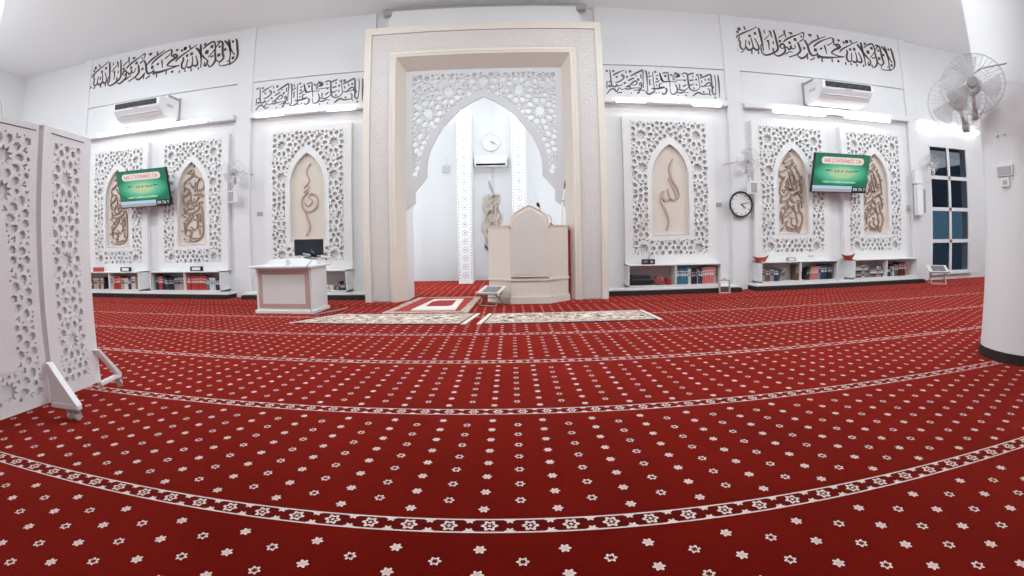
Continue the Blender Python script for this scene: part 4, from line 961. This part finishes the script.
# ---------------------------------------------------------------- fans
def fan(loc, facing, r, label, arm=None, blades=3, tilt=0.0):
    """facing: angle about Z of the blowing direction (0 = -Y)"""
    t = thing('wall_fan', label, 'fan', loc, facing)
    RX = Matrix.Rotation(math.pi/2, 4, 'X')       # +z of lathe goes to -Y
    TL = Matrix.Rotation(tilt, 4, 'X')
    M0 = TL @ RX
    th = max(.0035, r*.012)
    mb = MB(); mb.tube([(r*math.cos(a), 0, r*math.sin(a)) for a in [2*math.pi*k_/48 for k_ in range(48)]], th, 8, TL, closed=True)
    mb.build('guard_rim', RING, t, smooth=True)
    for nm, sgn in (('guard', -1), ('guard', 1)):
        mb = MB(); n = 36
        for k_ in range(n):
            a = 2*math.pi*k_/n+(.08 if sgn > 0 else 0)
            P = []
            for f in (.14, .4, .7, .9, 1.0):
                P.append((r*f*math.cos(a), sgn*r*.30*math.sqrt(max(0, 1-f**3)), r*f*math.sin(a)))
            mb.tube(P, .0013, 4, TL)
        mb.tube([(r*.55*math.cos(a), sgn*r*.285, r*.55*math.sin(a)) for a in [2*math.pi*k_/32 for k_ in range(32)]], .0015, 4, TL, closed=True)
        mb.build(nm, RING, t)
    mb = MB(); mb.lathe([(0, r*.31), (r*.15, r*.30), (r*.17, r*.27), (r*.17, r*.22), (0, r*.22)], 24, M0); mb.build('badge', GREYP, t, smooth=True)
    for k_ in range(blades):
        bm = bmesh.new(); G = []
        for i in range(7):
            f = .18+.70*i/6; row_ = []
            for j in range(6):
                a0 = -.42+.84*j/5; a = a0*(1.0+.25*f)+f*.25
                row_.append(bm.verts.new((r*f*math.cos(a), r*(.10*(j/5-.5)*2*(1-.3*f)), r*f*math.sin(a))))
            G.append(row_)
        for i in range(6):
            for j in range(5): bm.faces.new((G[i][j], G[i][j+1], G[i+1][j+1], G[i+1][j]))
        bmesh.ops.solidify(bm, geom=bm.faces[:], thickness=.003)
        mb = MB(); mb.add(bm, TL @ Matrix.Rotation(2*math.pi*k_/blades+.5, 4, 'Y')); mb.build('blade', BLADET, t, smooth=True)
    mb = MB(); mb.lathe([(0, -r*.12), (r*.13, -r*.12), (r*.15, 0), (r*.10, r*.12), (0, r*.14)], 20, M0); mb.build('hub', GREYP, t, smooth=True)
    mb = MB(); mb.lathe([(0, -r*.75), (r*.16, -r*.74), (r*.26, -r*.62), (r*.28, -r*.38), (r*.2, -r*.30), (0, -r*.30)], 24, M0); mb.build('motor', BLADE, t, smooth=True)
    mb = MB(); mb.tube([(0, r*.5, -.02), (0, r*.62, -r*.45), (0, r*.95, -r*.62)], r*.07, 10); mb.box(-r*.12, r*.12, r*.93, r*1.25, -r*.95, -r*.35, bev=.006)
    mb.build('arm', ACW, t, smooth=True)
    mb = MB(); mb.box(-r*.09, r*.09, r*.86, r*.93, -r*.92, -r*.60, bev=.003); mb.build('switch_box', GREYM, t)
    if arm:
        mb = MB()
        mb.tube(arm, .008, 6); mb.build('cable', GREYM, t)
    return t
fan((4.84, YW-.45, 2.66), -.25, .25, 'white wall fan above the black-rimmed clock', arm=[(0, .16, .0), (-.15, .26, .02), (-.30, .30, .0), (-.46, .31, -.03)])
fan((-5.74, YW-.45, 2.66), .45, .25, 'white wall fan on pilaster left of the desk panel', arm=[(0, .16, .0), (.15, .26, .02), (.30, .30, .0), (.42, .33, -.03)])
fan((9.95, YW-.42, 2.80), -1.2, .24, 'white wall fan beside the dark window, seen from side')
fan((3.91, 2.75, 2.38), -.92, .265, 'large white wall fan hung on the right round column', arm=[(.0, .10, .10), (.10, .16, .17), (.22, .10, .16), (.30, .05, .15)])
fan((4.08, 3.06, 2.335), -1.15, .265, 'second white fan behind the large one on the right column')
fan((-4.92, 2.66, 2.42), .9, .26, 'white wall fan on the left column, top above folding screen')
fan((-4.62, 2.97, 2.12), 1.0, .20, 'white wall fan peeking over the folding screen, right of two')
# column fittings
cp = thing('control_panel', 'grey control panel on the right round column', 'panel', (4.241, 2.735, 1.655), math.radians(-90+9))
MB().box(-.075, .075, -.012, .02, -.05, .05, bev=.004).build('housing', ACW, cp); MB().box(-.06, .06, -.016, -.012, -.036, .036).build('display', GREYM, cp)
ca = thing('light_switch', 'white switch plate below the grey control panel', 'switch', (4.241, 2.735, 1.555), math.radians(-90+9))
MB().box(-.04, .04, -.01, .02, -.04, .04, bev=.003).build('plate', ACW, ca); MB().box(-.02, .02, -.014, -.01, -.018, .018, bev=.002).build('rocker', GREYP, ca)
for i, dy in enumerate((-.035, .035)):
    h_ = thing('wall_hook', 'tiny white knob on the right column, %s of two' % ('left' if i else 'right'), 'hook', (4.249, 2.735+dy+.02, 1.97), math.radians(-90+9))
    mb = MB(); mb.lathe([(0, .03), (.012, .028), (.014, .018), (.006, .01), (.006, -.012), (0, -.012)], 12, Matrix.Rotation(math.pi/2, 4, 'X')); mb.build('knob', ACW, h_, smooth=True)
# wall boxes
def speaker(loc, label, rz=0.0, w=.17, h=.20):
    t = thing('wall_speaker', label, 'speaker', loc, rz)
    MB().box(-w/2-.02, w/2+.02, 0, .10, -h/2-.03, h/2+.03, bev=.006).build('cabinet', ACW, t)
    MB().box(-w/2, w/2, -.006, 0, -h/2, h/2).build('grille', GREYM, t)
    mb = MB(); mb.tube([(0, .08, h/2+.02), (.0, .10, h/2+.12), (0, .16, h/2+.13)], .012, 8); mb.build('bracket', ACW, t)
    return t
speaker((5.03, YW-.30, 2.12), 'small grey-grilled speaker above right of the black-rimmed clock', rz=.3)
speaker((-5.90, YW-.30, 2.16), 'small grey-grilled speaker below the fan left of the desk panel', rz=-.3)
sp = thing('column_speaker', 'slim white column speaker beside the dark window', 'speaker', (9.80, YW-.27, 1.95))
MB().box(-.13, .06, 0, .12, -.36, .36, bev=.008).build('cabinet', ACW, sp); MB().box(.062, .15, -.0, .10, -.30, .26, bev=.004).build('grille', GREYM, sp)
mb = MB(); mb.box(-.16, .10, 0.02, .12, .40, .72, bev=.006); mb.build('bracket_box', ACW, sp)
def switch(loc, label, w=.13, h=.09):
    t = thing('wall_switch', label, 'switch', loc)
    MB().box(-w/2, w/2, -.012, .0, -h/2, h/2, bev=.003).build('plate', GREYM, t)
    for s_ in (-1, 1): MB().box(s_*w*.25-.02, s_*w*.25+.02, -.018, -.012, -h*.3, h*.3, bev=.002).build('rocker', GREYP, t)
    return t
switch((-5.375, YW, 1.785), 'grey switch plate on wall left of the desk panel')
switch((4.36, YW, 1.785), 'grey switch plate on the wall left of the black-rimmed clock')
switch((9.50, YW-.08, 1.78), 'grey switch plate between rightmost lattice panel and window', w=.2)
switch((-10.95, YW, 1.7), 'grey switch plate at far left beside the folding screen')
sb = thing('alarm_box', 'small grey box with antenna on left wall inside niche', 'box', (-1.79, 12.3, 3.16))
MB().box(-.10, .10, -.06, 0, -.12, .08, bev=.006).build('body', mat('light_grey', (.55, .55, .56), .5), sb)
mb = MB(); mb.tube([(0, -.03, .08), (0, -.03, .32)], .018, 8); mb.build('pipe', ACW, sb)

# ---------------------------------------------------------------- air conditioner and gold script in the prayer niche
ac = thing('air_conditioner', 'narrow white air conditioner under the prayer niche clock', 'air conditioner', (-.52, 12.3, 3.15))
mb = MB(); mb.box(-.46, .46, -.24, 0, 0, .30, bev=.02); mb.build('casing', ACW, ac, smooth=True)
MB().box(-.40, .40, -.252, -.238, .03, .075).build('outlet', DARK, ac)
go = thing('calligraphy_ornament', 'tall pale gold script ornament on the prayer niche wall behind pulpit', 'ornament', (-.53, 12.27, 0))
mb = MB()
rnd = random.Random(4)
for i, x0 in enumerate((-.19, -.12, -.05, .02, .09, .16, .20)):
    P = []
    for k_ in range(9):
        z = .98+k_*.175 if i < 2 else 1.2+k_*.15
        P.append((x0+.045*math.sin(k_*1.7+i*1.3)+(.03 if k_ in (3, 4) else 0)*(1 if i > 3 else -1), z))
    mb.ribbon(P, .03, -.02, .02)
for k_ in range(26):
    z = 1.2+rnd.random()*1.15; x0 = rnd.uniform(-.17, .05)
    mb.ribbon([(x0, z), (x0+.08, z+.10), (x0+.17, z+.12)], .026, -.025, .015)
mb.build('script', GOLDL, go)
mb = MB(); mb.ribbon([(-.05, 2.78), (.0, 2.60), (.06, 2.45), (.11, 2.30)], .022, -.02, .01); mb.build('tall_stroke', GREYM, go)
mb = MB(); mb.ribbon([(-.19, .98), (-.14, .90), (-.06, .80)], .04, -.02, .01); mb.build('tail', BLACK, go)

# ---------------------------------------------------------------- pulpit
pu = thing('minbar', 'cream pulpit with pointed arched front standing right in the portal', 'pulpit', (.32, 7.6, 0))
def plan(o=0.0, back=1.05):
    return [(-.73-o, back), (-.73-o, .35), (-.33-o*.5, 0-o), (.33+o*.5, 0-o), (.71+o, .35), (.71+o, back)]
MB().prismz(plan(), .06, 1.345).build('body', CREAM, pu)
MB().prismz(plan(.03), 0, .095).build('plinth', CREAM, pu)
m_ = MB(); m_.prismz(plan(.018), .10, .125); m_.prismz(plan(.022), .40, .425); m_.prismz(plan(.012), .425, .44); m_.build('moulding', CREAM, pu)
MB().prismz(plan(.015), 1.345, 1.365).build('top_rail', mat('pulpit_rail', (.70, .58, .50), .5, var=.02), pu)
def ogee(w, zb, zs, za, n=8):
    L = [(-w, zb), (-w, zs)]
    for i in range(1, n+1):
        t_ = i/n
        x_ = -w*(1-t_)
        L.append((-w*math.cos(min(1, t_*1.0)*math.pi/2)**.9*.62-w*.38*(1-t_), zs+(za-zs)*(t_**.8)))
    L[-1] = (0, za)
    return L+[(-a, c) for a, c in L[::-1][1:]]
m_ = MB(); m_.prism(ogee(.335, .47, 1.47, 1.715), -.035, .06); m_.build('arched_panel', CREAM, pu)
fr_ = MB()
fr_.tube([(x_, -.035, z) for x_, z in ogee(.325, .475, 1.46, 1.70)], .012, 6, closed=True)
fr_.tube([(x_, -.035, z) for x_, z in ogee(.275, .50, 1.41, 1.625)], .010, 6, closed=True)
fr_.build('arch_moulding', CREAM, pu)
og = ogee(.255, .52, 1.39, 1.60)
ins_o = lambda a, z, r: in_poly(a, z, og) and dist_poly(a, z, og) > r+.01
hs = star_holes([(0, z) for z in (.72, 1.0, 1.28)]+[(s_*.2, z) for s_ in (-1, 1) for z in (.86, 1.14)], .22, ins_o, (-.26, .26, .5, 1.6), web=.03, fillmin=.05, step=.09)
mo = mesh_obj('carved_field', plate_mesh('carved_field', og, hs, .008), STONE, pu); mo.location = (0, -.044, 0)
for s_ in (-1, 1):
    m_ = MB(); m_.ribbon([(s_*.315, 1.30), (s_*.345, 1.325), (s_*.35, 1.345)], .02, -.06, -.03); m_.build('lamp_hook', GREYM, pu)
MB().box(.735, .775, .5, 1.0, .0, 1.28).build('stair_carpet', REDC, pu)
m_ = MB()
for i in range(3): m_.box(-.6, .6, 1.05+i*.0, 1.05+.25*(i+1)*.6, 0, .9-.3*i)
m_.build('steps', REDC, pu)
mc = thing('microphone', 'black gooseneck microphone on the pulpit top', 'microphone', (.72, 7.85, 1.366))
m_ = MB(); m_.lathe([(0, 0), (.03, 0), (.03, .015), (.012, .03), (.0, .03)], 16); m_.build('foot', BLACK, mc)
m_ = MB(); m_.tube([(0, 0, .03), (.005, 0, .09), (-.005, 0, .15), (-.10, -.01, .20), (-.17, -.01, .25), (-.205, -.01, .33)], .009, 8); m_.build('gooseneck', GREYM, mc, smooth=True)
m_ = MB(); m_.tube([(-.205, -.01, .325), (-.225, -.01, .36), (-.24, -.01, .40)], [.018, .03, .02], 12); m_.build('head', BLACK, mc, smooth=True)
stf = thing('staff', 'slender white pointed staff leaning at pulpit right end', 'staff', (.93, 8.05, 1.365))
m_ = MB(); m_.tube([(-.03, 0, 0), (.035, 0, .45), (.065, 0, .66)], [.022, .018, .014], 10); m_.build('shaft', ACW, stf, smooth=True)
m_ = MB(); m_.tube([(.031, 0, .43), (.034, 0, .452)], .027, 12); m_.build('band', GREYM, stf)
m_ = MB(); m_.tube([(.065, 0, .66), (.073, 0, .74), (.08, 0, .84)], [.012, .02, .002], 10); m_.build('spearhead', mat('spear_bronze', (.25, .14, .10), .4), stf, smooth=True)

# ---------------------------------------------------------------- lectern desk with monitor
dk = thing('lectern_desk', 'white desk with rose mosaic frame, left of the portal', 'desk', (-3.665, 6.62, 0))
MB().box(-.50, .50, .03, .62, .05, .74).build('body', PANELW, dk)
MB().box(-.53, .53, 0, .65, 0, .055, bev=.006).build('plinth', PANELW, dk)
MB().box(-.585, .57, -.07, .68, .74, .775, bev=.008).build('top', ACW, dk)
b = MB()
b.box(-.455, .455, .018, .03, .09, .16); b.box(-.455, .455, .018, .03, .63, .70); b.box(-.455, -.385, .018, .03, .16, .63); b.box(.385, .455, .018, .03, .16, .63)
b.build('mosaic_frame', PINKM, dk)
MB().box(-.385, .385, .024, .03, .16, .63).build('front_panel', mat('desk_grey', (.70, .68, .67), .5, var=.01), dk)
cs_ = MB(); cs_.prism([(-.44, .775), (.49, .775), (.49, .84), (.20, .885), (-.36, .865)], .28, .62); cs_.build('raised_console', ACW, dk)
mon = thing('monitor', 'black monitor seen from the front on the lectern desk', 'monitor', (-3.37, 7.02, .892), .22)
MB().box(-.245, .245, -.02, .02, .03, .30, bev=.008).build('casing', BLACK, mon)
MB().box(-.23, .23, -.024, -.019, .05, .285).build('screen', mat('dark_screen', (.015, .02, .028), .12), mon)
MB().box(.02, .12, .02, .06, .0, .2, bev=.01).build('stand', BLACK, mon)
m_ = MB(); m_.box(-.08, .18, -.06, .12, -.005, .012, bev=.004); m_.build('foot', BLACK, mon)
m_ = MB(); m_.ribbon([(.04, .12), (.09, .06), (.10, .055)], .02, -.028, -.0245, taper=False); m_.build('blue_sticker', mat('sticker_blue', (.05, .16, .25), .5), mon)
m_ = MB(); m_.ribbon([(-.10, .062), (.02, .045)], .014, -.028, -.0245, taper=False); m_.build('label_strip', ACW, mon)
m_ = MB(); m_.tube([(-3.20, 6.86, .89), (-3.19, 6.62, .80), (-3.185, 6.51, .76), (-3.18, 6.56, .68), (-3.175, 6.58, .30), (-3.16, 6.56, .06), (-3.10, 6.50, .012), (-2.98, 6.72, .012), (-2.80, 7.2, .012)], .008, 6)
tag(m_.build('power_cable', GREYM, smooth=True), 'thin grey cable hanging down the right edge of desk', 'cable')
cup = thing('cable_clip', 'small white clip piece on the desk top before the monitor', 'clip', (-3.62, 6.72, .775))
m_ = MB(); m_.lathe([(0, 0), (.03, 0), (.028, .05), (.018, .09), (0, .09)], 14); m_.build('body', mat('clip_grey', (.6, .58, .57), .4), cup, smooth=True)
m_ = MB(); m_.tube([(.02, 0, .02), (.06, 0, .03), (.055, 0, .07), (.02, 0, .07)], .006, 6); m_.build('loop', GREYM, cup)

# ---------------------------------------------------------------- folding book stands
def rehal(loc, rz, label, topm, legm, w=.44, d=.30, h=.24, tilt=.25, tag_open=True):
    t = thing('book_stand', label, 'book stand', loc, rz)
    m_ = MB(); Rm = Matrix.Translation((0, 0, h)) @ Matrix.Rotation(tilt, 4, 'X')
    m_.box(-w/2, w/2, -d/2, d/2, -.012, .012, Rm, bev=.004); m_.box(-w/2, w/2, -d/2-.01, -d/2+.012, .012, .035, Rm)
    m_.build('top', topm, t)
    m_ = MB(); m_.box(-w*.30, w*.36, -d*.32, d*.36, .0125, .02, Rm, bev=.002); m_.build('inlay', mat('stand_inlay', (.16, .16, .17), .35, var=.5, bscale=14), t)
    for s_ in (-1, 1):
        for q_ in (-1, 1):
            m_ = MB(); m_.tube([(s_*w*.36, q_*d*.42, .012), (s_*w*.36, 0, h*.5), (s_*w*.36, -q_*d*.42, h-.02-q_*tilt*d*.42)], .012, 8); m_.build('leg', legm, t)
    m_ = MB(); m_.tube([(-w*.36, 0, h*.5), (w*.36, 0, h*.5)], .008, 8); m_.tube([(-w*.36, -d*.42, .014), (w*.36, -d*.42, .014)], .011, 8); m_.tube([(-w*.36, d*.42, .014), (w*.36, d*.42, .014)], .011, 8); m_.build('crossbar', legm, t)
    return t
rehal((-.35, 7.46, 0), -.45, 'folding book stand with dark inlay before the pulpit', WOODW, mat('stand_legs', (.30, .20, .18), .5, var=.1), w=.42, d=.34, h=.26, tilt=.30)
rehal((9.72, 8.0, 0), -.6, 'pale folding book stand below the dark window', WOODW, WOOD, w=.46, d=.36, h=.34, tilt=.42)
ft = thing('folded_stand', 'pale pink wooden stand leaning on pilaster below the clock', 'stand', (4.20, 8.22, 0), -.1)
m_ = MB(); RL = Matrix.Rotation(-.12, 4, 'X')
m_.prism([(-.12, 0), (-.12, .24), (-.09, .24), (-.09, .03), (.09, .03), (.09, .24), (.12, .24), (.12, 0)], 0, .025, RL); m_.box(-.12, .12, 0, .025, .24, .27, RL); m_.box(-.03, .03, 0, .025, .27, .30, RL)
m_.build('frame', mat('pink_wood', (.50, .34, .30), .5, var=.1), ft)
m_ = MB(); m_.box(-.085, .085, .01, .02, .05, .13, RL); m_.build('dark_panel', mat('stand_dark', (.10, .04, .04), .5), ft)

# ---------------------------------------------------------------- prayer rugs
def rug_mat(name, base, dark, sc, thr=.5):
    m = bpy.data.materials.new(name); m.use_nodes = True; nt = m.node_tree; b = nt.nodes['Principled BSDF']; b.inputs['Roughness'].default_value = 1.0; b.inputs['Specular IOR Level'].default_value = .05
    tc = nt.nodes.new('ShaderNodeTexCoord'); v = nt.nodes.new('ShaderNodeTexVoronoi'); v.inputs['Scale'].default_value = sc; v.feature = 'F1'
    n = nt.nodes.new('ShaderNodeTexNoise'); n.inputs['Scale'].default_value = sc*1.4; n.inputs['Detail'].default_value = 4
    r = nt.nodes.new('ShaderNodeValToRGB'); e = r.color_ramp.elements
    e[0].position = .36; e[0].color = (*dark, 1); e[1].position = .62; e[1].color = (*base, 1)
    q = e.new(.45); q.color = (base[0]*.62, base[1]*.5, base[2]*.48, 1); q = e.new(.5); q.color = (*base, 1); q = e.new(.56); q.color = (.30, .10, .09, 1)
    ad = nt.nodes.new('ShaderNodeMath'); ad.operation = 'MULTIPLY_ADD'; ad.inputs[1].default_value = .45
    nt.links.new(tc.outputs['Object'], v.inputs['Vector']); nt.links.new(tc.outputs['Object'], n.inputs['Vector'])
    nt.links.new(v.outputs['Distance'], ad.inputs[0]); 
    m2 = nt.nodes.new('ShaderNodeMath'); m2.operation = 'MULTIPLY'; m2.inputs[1].default_value = .62; nt.links.new(n.outputs['Fac'], m2.inputs[0]); nt.links.new(m2.outputs[0], ad.inputs[2])
    nt.links.new(ad.outputs[0], r.inputs[0]); nt.links.new(r.outputs[0], b.inputs['Base Color'])
    return m
RUGF = rug_mat('rug_floral', (.68, .62, .53), (.07, .06, .07), 9)
RUGB = rug_mat('rug_border', (.64, .56, .49), (.30, .20, .18), 22)
NAVYB = mat('rug_edge', (.05, .035, .045), 1.0, var=.1)
def runner(pts, label):
    """pts: four floor corners (front-left, back-left, back-right, front-right)"""
    t = thing('prayer_rug', label, 'rug', (0, 0, 0))
    def quad(a, b, c, d, z): return [Vector((*p, z)) for p in (a, b, c, d)]
    FL, BL, BR_, FR = [Vector(p) for p in pts]
    def P(u, v): return (FL.lerp(FR, u)).lerp(BL.lerp(BR_, u), v)
    def patch(u0, u1, v0, v1, z0, z1, nm, m):
        mb = MB(); mb.prismz([tuple(P(u0, v0)), tuple(P(u1, v0)), tuple(P(u1, v1)), tuple(P(u0, v1))], z0, z1); mb.build(nm, m, t)
    patch(.035, .965, 0, 1, 0.001, .010, 'pile_edge', NAVYB)
    patch(.045, .955, .03, .97, .010, .012, 'border', RUGB)
    patch(.075, .925, .14, .86, .012, .014, 'field', RUGF)
    patch(.01, .035, -.0, 1, .001, .008, 'fringe', FRINGE)
    patch(.965, .99, -.0, 1, .001, .008, 'fringe', FRINGE)
    return t
runner([(-3.17, 5.80), (-2.70, 6.62), (-.46, 6.62), (-.60, 5.76)], 'long cream floral runner left, starting beside the desk')
runner([(-.50, 5.76), (-.38, 6.58), (2.02, 6.60), (2.06, 5.76)], 'long cream floral runner in front of the pulpit, right of two')
ru = thing('imam_rug', 'red rug with pale border lying inside the portal', 'rug', (0, 0, 0))
def qbox(pts, z0, z1, nm, m, par):
    mb = MB(); mb.prismz(pts, z0, z1); return mb.build(nm, m, par)
qbox([(-2.04, 6.72), (-1.84, 8.62), (-.60, 8.62), (-.68, 6.72)], .001, .010, 'border', RUGB, ru)
qbox([(-1.90, 6.84), (-1.72, 8.50), (-.72, 8.50), (-.82, 6.84)], .010, .012, 'field', mat('rug_red', (.36, .03, .028), 1.0, bump=.3, bscale=150, var=.15), ru)
pm = thing('prayer_mat', 'small white-bordered red prayer mat on the red rug', 'mat', (0, 0, 0))
qbox([(-1.62, 6.98), (-1.46, 8.22), (-.90, 8.22), (-.90, 6.98)], .013, .024, 'border', mat('mat_white', (.72, .68, .62), 1.0, bump=.3, bscale=120, var=.06), pm)
qbox([(-1.45, 7.30), (-1.44, 7.85), (-1.34, 8.02), (-1.02, 8.02), (-1.02, 7.40), (-1.08, 7.30)], .024, .026, 'red_field', mat('mat_red', (.34, .02, .02), 1.0, bump=.3, bscale=120, var=.1), pm)
qbox([(-1.62, 6.90), (-1.62, 6.98), (-.90, 6.98), (-.90, 6.90)], .013, .018, 'fringe', FRINGE, pm)

# ---------------------------------------------------------------- folding lattice screens on castors
def castor(par, x, y, z=0.0):
    m_ = MB(); m_.lathe([(0, -.012), (.024, -.012), (.028, 0), (.024, .012), (0, .012)], 20, Matrix.Translation((x, y, .028)) @ Matrix.Rotation(math.pi/2, 4, 'Y')); c = m_.build('castor', mat('castor_grey', (.50, .47, .47), .3, var=.1), par, smooth=True)
    m_ = MB(); m_.box(x-.02, x+.02, y-.016, y+.016, .05, .075, bev=.003); m_.build('fork', GREYM, c)
scr = thing('folding_screen', 'white lattice folding screen on castors at the left edge', 'screen', (-3.083, 2.135, 0), math.radians(-90))
# local x runs away from the viewer's left panel: wing A spans local x 0..1.0 towards the camera
def wing(par, w, gx0, gx1, z0, z1, holes, name, T, extra=None):
    me = plate_mesh(name, [(0, z0), (w, z0), (w, z1), (0, z1)], holes, .022)
    o = mesh_obj(name, me, SCREENW, par); o.matrix_local = T
    m_ = MB(); m_.box(gx0-.01, gx1+.01, .026, .034, .15, z1-.06); b_ = m_.build('backing', SCREENB, o)
    m_ = MB(); m_.box(0, .03, .022, .045, z0, z1); m_.box(w-.03, w, .022, .045, z0, z1); m_.box(0, w, .022, .045, z1-.03, z1); m_.box(0, w, .022, .045, z0, z0+.03); m_.build('stile', SCREENW, o)
    m_ = MB(); m_.box(gx0-.03, gx1+.03, -.002, .001, z1-.047, z1-.040); m_.build('groove', mat('groove_grey', (.10, .09, .10), .7), o)
    return o
wA = 1.0
gA0, gA1 = .05, .95
NAs = [(x_+.5, z) for x_, z in niche_outline(.28, .37, 1.12, 1.60)]
NAo = [(x_+.5, z) for x_, z in niche_outline(.285, .365, 1.12, 1.61)]
def insA(x, z, r):
    return gA0+r < x < gA1-r and .165+r < z < 1.865-r and not in_poly(x, z, NAo) and dist_poly(x, z, NAo) > r+.004
stA = []
for s_ in (.07, .93):
    for z in (.22, .82, 1.32): stA.append((s_, z))
for s_ in (.25, .75):
    for z in (1.48, 1.70): stA.append((s_, z))
stA += [(.5, 1.74), (.3, .25), (.7, .25)]
HA = star_holes(stA, .32, insA, (gA0, gA1, .16, 1.87), web=.042, fillmin=.03, step=.06)
TA = Matrix.Identity(4)
# wing A: local frame x -> -Y (towards the camera side); front face looks to +X
oA = wing(scr, wA, gA0, gA1, .10, 1.94, HA, 'wing', Matrix(((1, 0, 0, 0), (0, -1, 0, 0), (0, 0, 1, 0), (0, 0, 0, 1))))
m_ = MB(); m_.prism(NAs, -.006, 0); m_.build('arched_panel', SCREENW, oA)
def insB(x, z, r): return .10+r < x < .378-r and .18+r < z < 1.855-r
stB = [(.239, z) for z in (.47, 1.04, 1.608)]+[(xx, z) for xx in (.095, .383) for z in (.755, 1.325)]
stB = [p_ for p_ in stB]
def star_holes_B():
    hs_ = star_holes(stB, .30, insB, (.10, .378, .18, 1.855), web=.042, fillmin=.03, step=.06)
    return hs_
dB = Vector((-.1827, .9832))
# wing B starts at the hinge and runs on, away from the camera
RZs = Matrix.Rotation(math.radians(-90), 4, 'Z').to_3x3()
wB = .49
ang = math.atan2(dB.y, dB.x)
TBw = Matrix.Translation((-3.0755, 2.169, 0)) @ Matrix.Rotation(ang, 4, 'Z')
# front face must look to +X: local -y at angle ang-90
base_inv = (Matrix.Translation((-3.083, 2.135, 0)) @ Matrix.Rotation(math.radians(-90), 4, 'Z')).inverted()
oB = wing(scr, wB, .10, .378, .10, 1.945, star_holes_B(), 'wing', base_inv @ TBw)
def foot(p0, p1, ztop, name):
    a = Vector((*p0, 0)); b = Vector((*p1, 0)); d = (b-a).normalized(); n = Vector((-d.y, d.x, 0))
    L_ = (b-a).length
    Tf = base_inv @ Matrix(((d.x, n.x, 0, a.x), (d.y, n.y, 0, a.y), (0, 0, 1, 0), (0, 0, 0, 1)))
    m_ = MB(); m_.box(0, L_, -.02, .02, .075, .105, bev=.003)
    m_.prism([(0.0, ztop), (.03, ztop), (L_, .105), (L_-.045, .105)], -.022, .022)
    o = m_.build('foot', SCREENW, scr); o.matrix_local = Tf
    m_ = MB(); m_.prism([(0, .105), (0, ztop-.03), (L_-.06, .105)], -.004, .004); g = m_.build('gusset', SCREENW, o)
    if name == 'near_foot': castor(o, L_-.03, 0); castor(o, L_-.10, 0)
    else: castor(o, L_-.02, 0)
    return o
foot((-3.06, 2.13), (-2.80, 2.14), .375, 'near_foot')
f2 = foot((-3.125, 2.60), (-3.19, 2.87), .355, 'far_foot')
for c in [c_ for c_ in bpy.data.objects if c_.parent == f2 and c_.name.startswith('gusset')]: bpy.data.objects.remove(c)
